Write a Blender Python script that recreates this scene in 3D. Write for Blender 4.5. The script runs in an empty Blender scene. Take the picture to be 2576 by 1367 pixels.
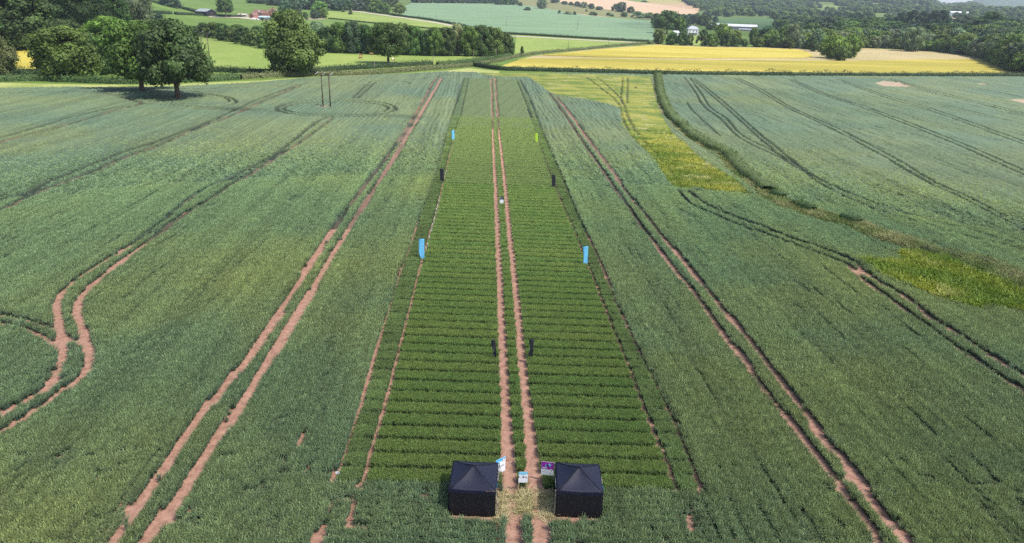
import bpy, bmesh, math, random
import numpy as np
from mathutils import Vector, Matrix
from mathutils.geometry import delaunay_2d_cdt
R = math.radians
random.seed(7); rng = np.random.default_rng(7)
S = bpy.context.scene
COL = S.collection

# ------------------------------------------------------------------ camera
# measurements of the place were taken on a 2576 x 1367 grid; at(px, py) turns a grid point into a point of the ground
F, CX, CY, H = 1763.0, 1288.0, 683.5, 31.0
ROLL = R(2.0)
_row = Vector(((1220 - CX) / F, (CY - 9) / F, -1.0)).normalized()
_hz = Vector((math.cos(ROLL), -math.sin(ROLL), 0))
_up = _hz.cross(_row).normalized()
_rt = _row.cross(_up).normalized()
M3 = Matrix((_rt, _row, _up))            # camera space -> world
M3n = np.array(M3)
cam_d = bpy.data.cameras.new("camera"); cam = bpy.data.objects.new("camera", cam_d); COL.objects.link(cam)
mw = M3.to_4x4(); mw.translation = (0, 0, H); cam.matrix_world = mw
cam_d.sensor_width = 36.0; cam_d.lens = 36.0 * F / 2576.0
cam_d.clip_start = 0.5; cam_d.clip_end = 30000
S.camera = cam

# ------------------------------------------------------------------ light
SUN_AZ, SUN_EL = R(120), R(57)
HAZE = .000065
w = bpy.data.worlds.new("World"); S.world = w; w.use_nodes = True
nt = w.node_tree
sky = nt.nodes.new("ShaderNodeTexSky"); sky.sky_type = 'NISHITA'; sky.sun_disc = False
sky.sun_elevation = SUN_EL; sky.sun_rotation = SUN_AZ
sky.air_density = 1.0; sky.dust_density = 2.0; sky.ozone_density = 1.0
nt.links.new(sky.outputs[0], nt.nodes["Background"].inputs[0]); nt.nodes["Background"].inputs[1].default_value = 0.15
sl = bpy.data.lights.new("sun", 'SUN'); sl.energy = 5.0; sl.angle = R(0.5); sl.color = (1.0, 0.95, 0.88)
sun = bpy.data.objects.new("sun", sl); COL.objects.link(sun)
SD = Vector((math.cos(SUN_EL) * math.sin(SUN_AZ), math.cos(SUN_EL) * math.cos(SUN_AZ), math.sin(SUN_EL)))
sun.rotation_euler = SD.to_track_quat('Z', 'Y').to_euler()
S.view_settings.view_transform = 'Standard'; S.view_settings.look = 'None'
S.view_settings.exposure = 0.75; S.view_settings.gamma = 1.0
S.render.engine = 'CYCLES'
S.cycles.max_bounces = 5; S.cycles.diffuse_bounces = 3; S.cycles.glossy_bounces = 2
S.cycles.transmission_bounces = 3; S.cycles.transparent_max_bounces = 8; S.cycles.volume_bounces = 0
S.cycles.use_denoising = False
S.cycles.sample_clamp_indirect = 1.5; S.cycles.sample_clamp_direct = 12.0

# ------------------------------------------------------------------ terrain
def sstep(a, b, x):
    t = np.clip((x - a) / (b - a), 0, 1); return t * t * (3 - 2 * t)
_PL = ([0, 600, 900, 1200, 1600, 2200, 3000, 4500, 7000, 12000], [0, 0, 4, 10, 22, 45, 85, 170, 230, 260])
_PR = ([0, 700, 1000, 1500, 2000, 2600, 3300, 4000, 4700, 5600, 7000, 9500, 12000],
       [0, 0, 3, 10, 22, 44, 85, 125, 158, 120, 110, 200, 220])
def terrain(x, y):
    x = np.asarray(x, float); y = np.asarray(y, float)
    d = np.hypot(x, y); az = np.degrees(np.arctan2(x, np.maximum(y, 1e-3)))
    wr = sstep(2, 14, az)
    zl = np.interp(d, *_PL) + 25 * sstep(330, 830, d) * sstep(20, 28, -az)
    zr = np.interp(d, *_PR)
    zr = zr + sstep(2500, 4700, d) * (1 - sstep(4700, 6000, d)) * (40 * sstep(32.0, 27.0, az) + 6 * np.sin(az * 2.1))
    zr = zr - sstep(2900, 3900, d) * (1 - sstep(5000, 6000, d)) * (47 * sstep(30.6, 31.8, az) + 24 * sstep(33.6, 35, az))
    zr = zr + 190 * sstep(7000, 9500, d) * sstep(33.2, 34.6, az) - 60 * sstep(7000, 9500, d) * sstep(33.2, 31.0, az)
    z = zl * (1 - wr) + zr * wr
    und = 1.5 * np.sin(x * .011 + 1) * np.sin(y * .009) + 4 * np.sin(x * .0031) * np.sin(y * .0027 + .5)
    return z + und * sstep(700, 1300, d)

def ray(px, py):
    v = Vector(((px - CX) / F, (CY - py) / F, -1.0)); return (M3 @ v).normalized()
def at(px, py, zo=0.0):
    r = ray(px, py)
    def g(t): return H + r.z * t - float(terrain(r.x * t, r.y * t)) - zo
    if r.z < -1e-4:
        t = (zo - H) / r.z
        if math.hypot(r.x * t, r.y * t) < 320: return Vector((r.x * t, r.y * t, zo))
    t = 150.0; pt = t
    while t < 20000 and g(t) > 0:
        pt = t; t *= 1.02
    a, b = pt, t
    for _ in range(30):
        m = (a + b) / 2
        if g(m) > 0: a = m
        else: b = m
    return Vector((r.x * b, r.y * b, float(terrain(r.x * b, r.y * b)) + zo))
def pix(P):                                # numpy world points -> grid coordinates
    v = (P - np.array([0, 0, H])) @ M3n
    zz = -v[:, 2]; zz = np.where(zz < .1, .1, zz)
    return CX + F * v[:, 0] / zz, CY - F * v[:, 1] / zz, zz
def mpp(p): return -(M3.transposed() @ (Vector(p) - Vector((0, 0, H)))).z / F   # metres per grid step at a point

# ------------------------------------------------------------------ helpers
def tag(o, label=None, cat=None, group=None, kind=None):
    if label: o["label"] = label
    if cat: o["category"] = cat
    if group: o["group"] = group
    if kind: o["kind"] = kind
    return o
def link(name, me, mat=None, parent=None, loc=None):
    o = bpy.data.objects.new(name, me); COL.objects.link(o)
    if mat is not None and me is not None and not me.materials: me.materials.append(mat)
    if parent: o.parent = parent
    if loc is not None: o.location = loc
    return o
def empty(name, loc, rz=0.0):
    o = bpy.data.objects.new(name, None); COL.objects.link(o); o.location = loc; o.rotation_euler = (0, 0, rz)
    o.empty_display_size = .2; return o
def np_mesh(name, V, faces, smooth=False, attrs=None):
    """V (n,3); faces (m,k) int array of one size"""
    me = bpy.data.meshes.new(name); V = np.asarray(V, np.float32); Fc = np.asarray(faces, np.int32)
    me.vertices.add(len(V)); me.vertices.foreach_set("co", V.ravel())
    k = Fc.shape[1]; me.loops.add(Fc.size); me.polygons.add(len(Fc))
    me.loops.foreach_set("vertex_index", Fc.ravel())
    me.polygons.foreach_set("loop_start", np.arange(0, Fc.size, k, dtype=np.int32))
    me.polygons.foreach_set("loop_total", np.full(len(Fc), k, np.int32))
    if smooth: me.polygons.foreach_set("use_smooth", np.ones(len(Fc), bool))
    for n, (t, a) in (attrs or {}).items():
        at_ = me.attributes.new(n, t, 'POINT')
        at_.data.foreach_set("value" if t == 'FLOAT' else ("color" if t == 'FLOAT_COLOR' else "vector"), np.asarray(a, np.float32).ravel())
    me.update(calc_edges=True); return me
class MB:
    """collects shapes; build() links them as ONE mesh object"""
    def __init__(s): s.bm = bmesh.new()
    def box(s, c, size, rz=0.0, bev=0.0, tilt=None):
        m = Matrix.Translation(c) @ Matrix.Rotation(rz, 4, 'Z')
        if tilt: m = m @ tilt
        r = bmesh.ops.create_cube(s.bm, size=1.0, matrix=m @ Matrix.Diagonal((*size, 1)))
        if bev:
            ed = {e for v in r['verts'] for e in v.link_edges}
            bmesh.ops.bevel(s.bm, geom=list(ed), offset=bev, segments=1, affect='EDGES')
        return s
    def tube(s, pts, rad, n=8):
        pts = [Vector(p) for p in pts]; rr = rad if isinstance(rad, (list, tuple)) else [rad] * len(pts)
        rings = []
        for i, p in enumerate(pts):
            d = (pts[min(i + 1, len(pts) - 1)] - pts[max(i - 1, 0)]).normalized()
            a = d.orthogonal().normalized() if i == 0 else (a - d * a.dot(d)).normalized()
            b = d.cross(a)
            rings.append([s.bm.verts.new(p + (a * math.cos(2 * math.pi * j / n) + b * math.sin(2 * math.pi * j / n)) * rr[i]) for j in range(n)])
        for q in range(len(rings) - 1):
            for j in range(n): s.bm.faces.new((rings[q][j], rings[q][(j + 1) % n], rings[q + 1][(j + 1) % n], rings[q + 1][j]))
        s.bm.faces.new(list(reversed(rings[0]))); s.bm.faces.new(rings[-1]); return s
    def poly(s, pts): s.bm.faces.new([s.bm.verts.new(p) for p in pts]); return s
    def prism(s, pts, off):
        a = [s.bm.verts.new(Vector(p)) for p in pts]; b = [s.bm.verts.new(Vector(p) + Vector(off)) for p in pts]
        s.bm.faces.new(list(reversed(a))); s.bm.faces.new(b); n = len(a)
        for i in range(n): s.bm.faces.new((a[i], a[(i + 1) % n], b[(i + 1) % n], b[i]))
        return s
    def grid(s, fn, nu, nv):
        v = [[s.bm.verts.new(fn(i / nu, j / nv)) for j in range(nv + 1)] for i in range(nu + 1)]
        for i in range(nu):
            for j in range(nv): s.bm.faces.new((v[i][j], v[i + 1][j], v[i + 1][j + 1], v[i][j + 1]))
        return s
    def solid(s, t):
        bmesh.ops.recalc_face_normals(s.bm, faces=s.bm.faces[:])
        bmesh.ops.solidify(s.bm, geom=s.bm.faces[:], thickness=t); return s
    def build(s, name, mat, parent=None, loc=None, smooth=False):
        bmesh.ops.recalc_face_normals(s.bm, faces=s.bm.faces[:])
        me = bpy.data.meshes.new(name); s.bm.to_mesh(me); s.bm.free()
        if smooth:
            for p in me.polygons: p.use_smooth = True
        return link(name, me, mat, parent, loc)

# ------------------------------------------------------------------ materials
def newmat(name):
    m = bpy.data.materials.new(name); m.use_nodes = True
    return m, m.node_tree, m.node_tree.nodes["Principled BSDF"]
def simple(name, col, rough=.7, var=.12, scale=6.0, spec=.3, metal=0.0, bump=0.0):
    m, t, b = newmat(name)
    tc = t.nodes.new("ShaderNodeTexCoord"); n = t.nodes.new("ShaderNodeTexNoise")
    n.inputs["Scale"].default_value = scale; n.inputs["Detail"].default_value = 5
    t.links.new(tc.outputs["Object"], n.inputs["Vector"])
    mp = t.nodes.new("ShaderNodeMapRange"); mp.inputs[3].default_value = 1 - var; mp.inputs[4].default_value = 1 + var
    mp.inputs[1].default_value = .3; mp.inputs[2].default_value = .7
    t.links.new(n.outputs[0], mp.inputs[0])
    mx = t.nodes.new("ShaderNodeVectorMath"); mx.operation = 'SCALE'; mx.inputs[0].default_value = col[:3]
    t.links.new(mp.outputs[0], mx.inputs["Scale"]); t.links.new(mx.outputs[0], b.inputs["Base Color"])
    b.inputs["Roughness"].default_value = rough; b.inputs["Specular IOR Level"].default_value = spec; b.inputs["Metallic"].default_value = metal
    if bump:
        bp = t.nodes.new("ShaderNodeBump"); bp.inputs["Strength"].default_value = bump; bp.inputs["Distance"].default_value = .02
        t.links.new(n.outputs[0], bp.inputs["Height"]); t.links.new(bp.outputs[0], b.inputs["Normal"])
    return m
def leaf_shader(t, b, colsock, trans=.3):
    b.inputs["Roughness"].default_value = .65; b.inputs["Specular IOR Level"].default_value = .25
    t.links.new(colsock, b.inputs["Base Color"])
    tr = t.nodes.new("ShaderNodeBsdfTranslucent"); t.links.new(colsock, tr.inputs[0])
    mx = t.nodes.new("ShaderNodeMixShader"); mx.inputs[0].default_value = trans
    t.links.new(b.outputs[0], mx.inputs[1]); t.links.new(tr.outputs[0], mx.inputs[2])
    t.links.new(mx.outputs[0], t.nodes["Material Output"].inputs[0])
def attr(t, name, typ='GEOMETRY'):
    a = t.nodes.new("ShaderNodeAttribute"); a.attribute_name = name; a.attribute_type = typ; return a
def vmul(t, a, b_):
    n = t.nodes.new("ShaderNodeVectorMath"); n.operation = 'MULTIPLY'
    t.links.new(a, n.inputs[0]); t.links.new(b_, n.inputs[1]); return n.outputs[0]
def vscale(t, a, s_):
    n = t.nodes.new("ShaderNodeVectorMath"); n.operation = 'SCALE'
    t.links.new(a, n.inputs[0]); t.links.new(s_, n.inputs["Scale"]); return n.outputs[0]
def crop_material(name, trans=.3):
    m, t, b = newmat(name)
    c = vmul(t, attr(t, "tint", 'INSTANCER').outputs["Color"], attr(t, "part_col").outputs["Color"])
    leaf_shader(t, b, c, trans); return m
CROP = crop_material("crop_leaf", .32)
STRAW = crop_material("straw", .1)
SHEET = .55
CANOPY, t_, b_ = newmat("canopy_leaf"); leaf_shader(t_, b_, attr(t_, "tint").outputs["Color"], .2)
def foliage_material(name, typ):
    m, t, b = newmat(name)
    if typ == 'OBJ':
        oi = t.nodes.new("ShaderNodeObjectInfo"); c = oi.outputs["Color"]
    else: c = attr(t, "tint", 'INSTANCER').outputs["Color"]
    lv = attr(t, "leaf_tone").outputs["Fac"]
    leaf_shader(t, b, vscale(t, c, lv), .28); return m
FOL = foliage_material("foliage", 'OBJ'); FOLI = foliage_material("wood_foliage", 'INST')
BARK = simple("bark", (.07, .05, .035), .9, .3, 4, bump=.6)

def ramp_field(name, c1, c2, scale=(.02, .004, 1), rot=0.0, c3=None, fine=.35, rough=.9):
    """a field surface: streaky large variation along the drilling direction plus fine grain"""
    m, t, b = newmat(name)
    tc = t.nodes.new("ShaderNodeTexCoord"); mp = t.nodes.new("ShaderNodeMapping")
    mp.inputs["Rotation"].default_value = (0, 0, rot); mp.inputs["Scale"].default_value = scale
    t.links.new(tc.outputs["Object"], mp.inputs[0])
    n = t.nodes.new("ShaderNodeTexNoise"); n.inputs["Scale"].default_value = 1; n.inputs["Detail"].default_value = 8; n.inputs["Roughness"].default_value = .62
    t.links.new(mp.outputs[0], n.inputs["Vector"])
    cr = t.nodes.new("ShaderNodeValToRGB"); cr.color_ramp.elements[0].position = .32; cr.color_ramp.elements[1].position = .68
    cr.color_ramp.elements[0].color = (*c1, 1); cr.color_ramp.elements[1].color = (*c2, 1)
    if c3:
        e = cr.color_ramp.elements.new(.5); e.color = (*c3, 1)
    t.links.new(n.outputs[0], cr.inputs[0])
    n2 = t.nodes.new("ShaderNodeTexNoise"); n2.inputs["Scale"].default_value = .9; n2.inputs["Detail"].default_value = 6
    t.links.new(tc.outputs["Object"], n2.inputs["Vector"])
    mr = t.nodes.new("ShaderNodeMapRange"); mr.inputs[1].default_value = .25; mr.inputs[2].default_value = .75
    mr.inputs[3].default_value = 1 - fine; mr.inputs[4].default_value = 1 + fine
    t.links.new(n2.outputs[0], mr.inputs[0])
    t.links.new(vscale(t, cr.outputs[0], mr.outputs[0]), b.inputs["Base Color"])
    b.inputs["Roughness"].default_value = rough; b.inputs["Specular IOR Level"].default_value = .1
    bp = t.nodes.new("ShaderNodeBump"); bp.inputs["Strength"].default_value = .6; bp.inputs["Distance"].default_value = .4
    t.links.new(n2.outputs[0], bp.inputs["Height"]); t.links.new(bp.outputs[0], b.inputs["Normal"])
    return m

# red-brown soil of the tracks
SOIL, t_, b_ = newmat("red_soil")
_tc = t_.nodes.new("ShaderNodeTexCoord"); _n = t_.nodes.new("ShaderNodeTexNoise"); _n.inputs["Scale"].default_value = 1.6; _n.inputs["Detail"].default_value = 9; _n.inputs["Roughness"].default_value = .7
t_.links.new(_tc.outputs["Object"], _n.inputs["Vector"])
_cr = t_.nodes.new("ShaderNodeValToRGB"); _cr.color_ramp.elements[0].position = .3; _cr.color_ramp.elements[1].position = .7
_cr.color_ramp.elements[0].color = (.21, .11, .077, 1); _cr.color_ramp.elements[1].color = (.44, .262, .19, 1)
t_.links.new(_n.outputs[0], _cr.inputs[0]); t_.links.new(_cr.outputs[0], b_.inputs["Base Color"]); b_.inputs["Roughness"].default_value = .95; b_.inputs["Specular IOR Level"].default_value = .1
_b = t_.nodes.new("ShaderNodeBump"); _b.inputs["Strength"].default_value = .9; _b.inputs["Distance"].default_value = .12
t_.links.new(_n.outputs[0], _b.inputs["Height"]); t_.links.new(_b.outputs[0], b_.inputs["Normal"])

# far ground: patchwork of grass and crop parcels
GROUND, t_, b_ = newmat("valley_ground")
_tc = t_.nodes.new("ShaderNodeTexCoord")
_mp = t_.nodes.new("ShaderNodeMapping"); _mp.inputs["Scale"].default_value = (.0052, .0027, 1); t_.links.new(_tc.outputs["Object"], _mp.inputs[0])
_vo = t_.nodes.new("ShaderNodeTexVoronoi"); _vo.voronoi_dimensions = '2D'; _vo.inputs["Scale"].default_value = 1.0; t_.links.new(_mp.outputs[0], _vo.inputs["Vector"])
_sp = t_.nodes.new("ShaderNodeSeparateColor"); t_.links.new(_vo.outputs["Color"], _sp.inputs[0])
_cr = t_.nodes.new("ShaderNodeValToRGB"); _cr.color_ramp.interpolation = 'CONSTANT'
_e = _cr.color_ramp.elements
_e[0].position = 0; _e[0].color = (.07, .105, .028, 1); _e[1].position = .3; _e[1].color = (.115, .15, .04, 1)
for p_, c_ in ((.5, (.06, .09, .035, 1)), (.68, (.23, .2, .08, 1)), (.78, (.09, .13, .035, 1)), (.9, (.28, .2, .12, 1))):
    e_ = _e.new(p_); e_.color = c_
t_.links.new(_sp.outputs[0], _cr.inputs[0])
_geo = t_.nodes.new("ShaderNodeNewGeometry"); _ln = t_.nodes.new("ShaderNodeVectorMath"); _ln.operation = 'LENGTH'; t_.links.new(_geo.outputs["Position"], _ln.inputs[0])
_mr = t_.nodes.new("ShaderNodeMapRange"); _mr.inputs[1].default_value = 1500; _mr.inputs[2].default_value = 1520; t_.links.new(_ln.outputs["Value"], _mr.inputs[0])
_n = t_.nodes.new("ShaderNodeTexNoise"); _n.inputs["Scale"].default_value = .02; _n.inputs["Detail"].default_value = 9; _n.inputs["Roughness"].default_value = .65; t_.links.new(_tc.outputs["Object"], _n.inputs["Vector"])
_c2 = t_.nodes.new("ShaderNodeValToRGB"); _c2.color_ramp.elements[0].position = .3; _c2.color_ramp.elements[1].position = .7
_c2.color_ramp.elements[0].color = (.055, .1, .02, 1); _c2.color_ramp.elements[1].color = (.105, .155, .034, 1); t_.links.new(_n.outputs[0], _c2.inputs[0])
_mx = t_.nodes.new("ShaderNodeMix"); _mx.data_type = 'RGBA'
t_.links.new(_mr.outputs[0], _mx.inputs[0]); t_.links.new(_c2.outputs[0], _mx.inputs[6]); t_.links.new(_cr.outputs[0], _mx.inputs[7])
_m3 = t_.nodes.new("ShaderNodeMapRange"); _m3.inputs[1].default_value = 6200; _m3.inputs[2].default_value = 6500; t_.links.new(_ln.outputs["Value"], _m3.inputs[0])
_x3 = t_.nodes.new("ShaderNodeMix"); _x3.data_type = 'RGBA'; _x3.inputs[7].default_value = (.035, .062, .026, 1); t_.links.new(_m3.outputs[0], _x3.inputs[0]); t_.links.new(_mx.outputs[2], _x3.inputs[6])
t_.links.new(_x3.outputs[2], b_.inputs["Base Color"]); b_.inputs["Roughness"].default_value = .95; b_.inputs["Specular IOR Level"].default_value = .1

PASTURE = ramp_field("pasture_grass", (.115, .17, .036), (.18, .22, .058), (.03, .012, 1), .5, fine=.15)
MEADOW = ramp_field("meadow_grass", (.07, .12, .025), (.115, .165, .04), (.02, .02, 1), fine=.2)
BARLEY = ramp_field("ripening_barley", (.205, .18, .03), (.36, .30, .075), (.004, .03, 1), .06, (.29, .245, .043), fine=.16)
BARLEY2 = ramp_field("greener_barley", (.165, .155, .026), (.31, .26, .055), (.004, .03, 1), .03, (.235, .20, .036), fine=.16)
BLUEGREEN = ramp_field("young_cereal", (.095, .155, .088), (.135, .195, .108), (.006, .02, 1), .4, fine=.08)
TAN = ramp_field("ripe_cereal", (.31, .215, .14), (.37, .265, .175), (.004, .02, 1), .3, fine=.07)
DRY = ramp_field("dry_grass", (.21, .18, .08), (.32, .26, .145), (.012, .03, 1), .1, fine=.25)
SCRUB = ramp_field("rough_grass", (.095, .11, .04), (.16, .15, .068), (.02, .03, 1), .2, fine=.2)
DARKCROP = ramp_field("dark_crop", (.045, .085, .033), (.06, .105, .04), (.01, .2, 1), .2, fine=.1)
TRACK = ramp_field("pale_track", (.27, .235, .18), (.33, .29, .24), (.05, .05, 1), fine=.2)

# ------------------------------------------------------------------ ground
def build_ground():
    az = np.radians(np.concatenate([np.linspace(-62, -42, 16)[:-1], np.linspace(-42, 44, 250), np.linspace(44, 64, 16)[1:]]))
    d = np.concatenate([[-60, 0, 8], np.geomspace(16, 13000, 230)])
    A, D = np.meshgrid(az, d, indexing='ij')
    X, Y = np.sin(A) * np.abs(D), np.cos(A) * np.abs(D)
    back = D <= 0
    X = np.where(back, np.tan(np.clip(A, -1.0, 1.0)) * 120, X); Y = np.where(back, D - 1.0, Y)
    Z = np.where(np.hypot(X, Y) < 600, 0.0, terrain(X, Y))
    V = np.stack([X, Y, Z], -1).reshape(-1, 3); n, m = A.shape
    i, j = np.meshgrid(np.arange(n - 1), np.arange(m - 1), indexing='ij')
    q = (i * m + j).ravel(); Fc = np.stack([q, q + m, q + m + 1, q + 1], 1)
    me = np_mesh("ground", V, Fc, True)
    o = link("ground", me, GROUND); tag(o, "green valley floor and distant hillsides of small fields", "ground", kind="structure")
build_ground()

def poly_world(pp, zo=0.0): return [at(a, b, zo) for a, b in pp]
def inside(X, Y, poly):
    r = np.zeros(X.shape, bool); n = len(poly)
    for i in range(n):
        x0, y0 = poly[i][0], poly[i][1]; x1, y1 = poly[(i + 1) % n][0], poly[(i + 1) % n][1]
        if y0 == y1: continue
        c = ((y0 > Y) != (y1 > Y)) & (X < (x1 - x0) * (Y - y0) / (y1 - y0) + x0)
        r ^= c
    return r
def seg_dist(X, Y, pts):
    """distance to a polyline"""
    out = np.full(X.shape, 1e9); px = np.array([p[0] for p in pts]); py = np.array([p[1] for p in pts])
    for i in range(len(pts) - 1):
        x0, y0, x1, y1 = px[i], py[i], px[i + 1], py[i + 1]
        lo = (X > min(x0, x1) - 3) & (X < max(x0, x1) + 3) & (Y > min(y0, y1) - 3) & (Y < max(y0, y1) + 3)
        k = np.nonzero(lo)[0]
        if not len(k): continue
        dx, dy = x1 - x0, y1 - y0; L = dx * dx + dy * dy + 1e-9
        t = np.clip(((X[k] - x0) * dx + (Y[k] - y0) * dy) / L, 0, 1)
        out[k] = np.minimum(out[k], np.hypot(X[k] - x0 - t * dx, Y[k] - y0 - t * dy))
    return out
def smooth_line(pts, n=4):
    P = [np.array(p[:2], float) for p in pts]; out = []
    for i in range(len(P) - 1):
        p0 = P[max(i - 1, 0)]; p1 = P[i]; p2 = P[i + 1]; p3 = P[min(i + 2, len(P) - 1)]
        for k in range(n):
            t = k / n
            out.append(.5 * ((2 * p1) + (-p0 + p2) * t + (2 * p0 - 5 * p1 + 4 * p2 - p3) * t * t + (-p0 + 3 * p1 - 3 * p2 + p3) * t ** 3))
    out.append(P[-1]); return out

def drape(name, pp, mat, zo, label, step=None, skirt=True, kind="structure", world=None):
    """a field as a sheet with edges, lying on the ground"""
    W = world or poly_world(pp); n = len(W)
    W2 = []
    for i in range(n):                                # densify the outline
        a, b = W[i], W[(i + 1) % n]; L = (b - a).length
        st = step or max(8.0, .03 * (a.length + b.length) / 2)
        k = max(1, int(L / st))
        for j in range(k): W2.append(a.lerp(b, j / k))
    st = step or max(8.0, .03 * sum(p.length for p in W) / n)
    xs = [p.x for p in W2]; ys = [p.y for p in W2]
    gx = np.arange(min(xs), max(xs), st); gy = np.arange(min(ys), max(ys), st)
    G = np.array(np.meshgrid(gx, gy)).reshape(2, -1)
    k = inside(G[0], G[1], W2); G = G[:, k]
    pts = [Vector((p.x, p.y)) for p in W2] + [Vector((a, b)) for a, b in G.T]
    nb = len(W2)
    v, e, f, *_ = delaunay_2d_cdt(pts, [(i, (i + 1) % nb) for i in range(nb)], [list(range(nb))], 1, 1e-4)
    bm = bmesh.new()
    zz = terrain(np.array([p.x for p in v]), np.array([p.y for p in v]))
    vs = [bm.verts.new((p.x, p.y, z + zo)) for p, z in zip(v, zz)]
    for q in f:
        try: bm.faces.new([vs[i] for i in q])
        except ValueError: pass
    bmesh.ops.recalc_face_normals(bm, faces=bm.faces[:])
    if sum(fc.normal.z for fc in bm.faces) < 0: bmesh.ops.reverse_faces(bm, faces=bm.faces[:])
    if skirt:
        be = [e_ for e_ in bm.edges if len(e_.link_faces) == 1]
        r = bmesh.ops.extrude_edge_only(bm, edges=be)
        for g in r['geom']:
            if isinstance(g, bmesh.types.BMVert): g.co.z -= zo + .3
    me = bpy.data.meshes.new(name); bm.to_mesh(me); bm.free()
    for p in me.polygons: p.use_smooth = False
    o = link(name, me, mat); tag(o, label, "field", kind=kind); return o

# outline of the big field in front and of the field right of the rough strip
FIELD_PX = [(-420, 1620), (-420, 228), (0, 226), (180, 223), (334, 226), (513, 218), (661, 210), (772, 199), (987, 190), (1120, 183), (1256, 186),
            (1487, 187), (1641, 190), (1917, 193.5), (2300, 195), (2576, 195.5), (3000, 198), (3000, 1620)]
FIELD = poly_world(FIELD_PX)
drape("soil", None, SOIL, .03, "bare red-brown soil in the wheel tracks of the wheat field", step=12, skirt=False, world=FIELD)
drape("field_margin", [(-400, 204), (0, 209), (231, 214), (400, 214), (534, 208), (661, 203), (772, 195), (987, 187), (1120, 179), (1180, 172), (1256, 180), (1256, 190), (1120, 186),
                       (987, 192), (772, 201), (661, 212), (513, 220), (334, 228), (180, 226), (0, 229), (-400, 232)], ramp_field("margin_grass", (.15, .19, .05), (.28, .28, .11), (.05, .02, 1), fine=.3), .06,
      "pale yellow-green grass margin between wheat and hedge", step=10, skirt=False)
# pastures and fields beyond the hedges
drape("pasture", [(478, 86), (560, 101), (650, 125), (760, 133), (900, 138), (1100, 143), (1290, 140), (1300, 89), (1410, 96), (1538, 104), (1625, 108), (1461, 128), (1312, 143), (1280, 148), (1192, 160), (1087, 168),
                  (961, 174), (859, 181), (772, 188), (628, 189), (541, 184), (480, 184)], PASTURE, .08, "bright green grazed pasture with cattle beyond the hedge", skirt=False)
drape("meadow", [(640, 50), (820, 50), (960, 63), (1140, 78), (1200, 80), (1180, 100), (700, 100), (640, 90)], MEADOW, .08, "green meadow behind the belt of trees", skirt=False)
drape("top_pasture", [(818, 28), (905, 32), (1013, 47), (1097, 58), (1150, 68), (1170, 80), (1139, 76), (1064, 72), (956, 61), (830, 48), (800, 44)], PASTURE, .1, "sunlit sloping pasture between thin hedge and farm track", skirt=False)
drape("cereal_field", [(1013, 40), (1008, 20), (1040, 5), (1290, 10), (1450, 36), (1642, 53), (1648, 103), (1540, 98), (1400, 90), (1278, 83), (1200, 70), (1150, 60), (1097, 51)], BLUEGREEN, .5,
      "pale blue-green cereal field sloping up beyond the lane", skirt=True)
drape("upper_cereal_field", [(640, -6), (960, -6), (990, 12), (900, 16), (780, 16)], BLUEGREEN, .4, "pale cereal strip above the farm trees", skirt=True)
drape("ripe_field", [(1409, -8), (1409, 6), (1480, 14), (1526, 25), (1592, 31), (1646, 37), (1723, 45), (1750, 38), (1757, 28), (1646, 11), (1553, -2), (1500, -12)], TAN, .4, "ripe tan field on the far slope", skirt=True)
drape("scrub_field", [(1295, -8), (1345, -8), (1409, 7), (1480, 15), (1560, 30), (1640, 40), (1642, 50), (1450, 34), (1330, 22)], SCRUB, .2, "rough olive grassland with scattered bushes", skirt=False)
drape("barley_field", [(1256, 171), (1315, 150), (1364, 149.5), (1512, 150), (1743, 154), (1917, 154), (2146, 156), (2300, 152), (2480, 150), (2576, 177), (2680, 188), (2576, 186), (2300, 186), (2069, 186), (1917, 184),
                       (1641, 181), (1333, 175)], BARLEY2, .6, "near strip of golden ripening barley behind the long hedge", skirt=True)
drape("far_barley_field", [(1366, 140.5), (1512, 126.5), (1654, 115), (1769, 120.6), (1917, 123), (2005, 126), (2030, 133), (2046, 143), (2018, 147.5), (1915, 148), (1743, 148), (1512, 145.5)], BARLEY, .6,
      "far rounded block of golden barley in front of the white house", skirt=True)
drape("dry_strip", [(1300, 152), (1340, 142), (1500, 124), (1654, 112), (1769, 117), (2005, 122), (2070, 130), (2160, 121), (2351, 130), (2482, 147), (2482, 151), (2300, 153), (2146, 157), (1917, 156), (1743, 156), (1320, 152)],
      DRY, .12, "dry straw-coloured grass around the barley blocks", skirt=False)
drape("left_barley_field", [(30, 112), (100, 132), (150, 150), (160, 182), (-60, 182), (-60, 112)], BARLEY, .5, "small golden barley field behind the left trees", skirt=True)
drape("dark_crop_field", [(1780, 58), (1850, 45), (1935, 46), (1960, 60), (1950, 76), (1880, 73)], DARKCROP, .3, "dark green row crop behind the long white shed", skirt=True)
drape("lawn", [(1725, 92), (1765, 90), (1775, 100), (1752, 118), (1735, 117)], PASTURE, .1, "small lawn in front of the white house", skirt=False)
drape("farm_track", [(845, 25), (905, 29), (1013, 44), (1097, 56), (1150, 66), (1168, 75), (1172, 78), (1163, 75), (1146, 68.5), (1094, 58.5), (1010, 46), (902, 31), (845, 26.5)], TRACK, .16, "pale farm track curving along the slope", step=12, skirt=False)
drape("lane", [(1276, 90), (1410, 97), (1538, 104), (1628, 108), (1628, 109.5), (1538, 106), (1410, 99), (1276, 92)], TRACK, .2, "pale lane running beside the dark hedge", step=12, skirt=False)
drape("farmyard", [(590, 42), (520, 40), (530, 44), (600, 46), (640, 51), (690, 52), (760, 50), (820, 49), (815, 46), (700, 46), (650, 46)], TRACK, .16, "pale farmyard and drive in front of the farm", step=12, skirt=False)

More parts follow.
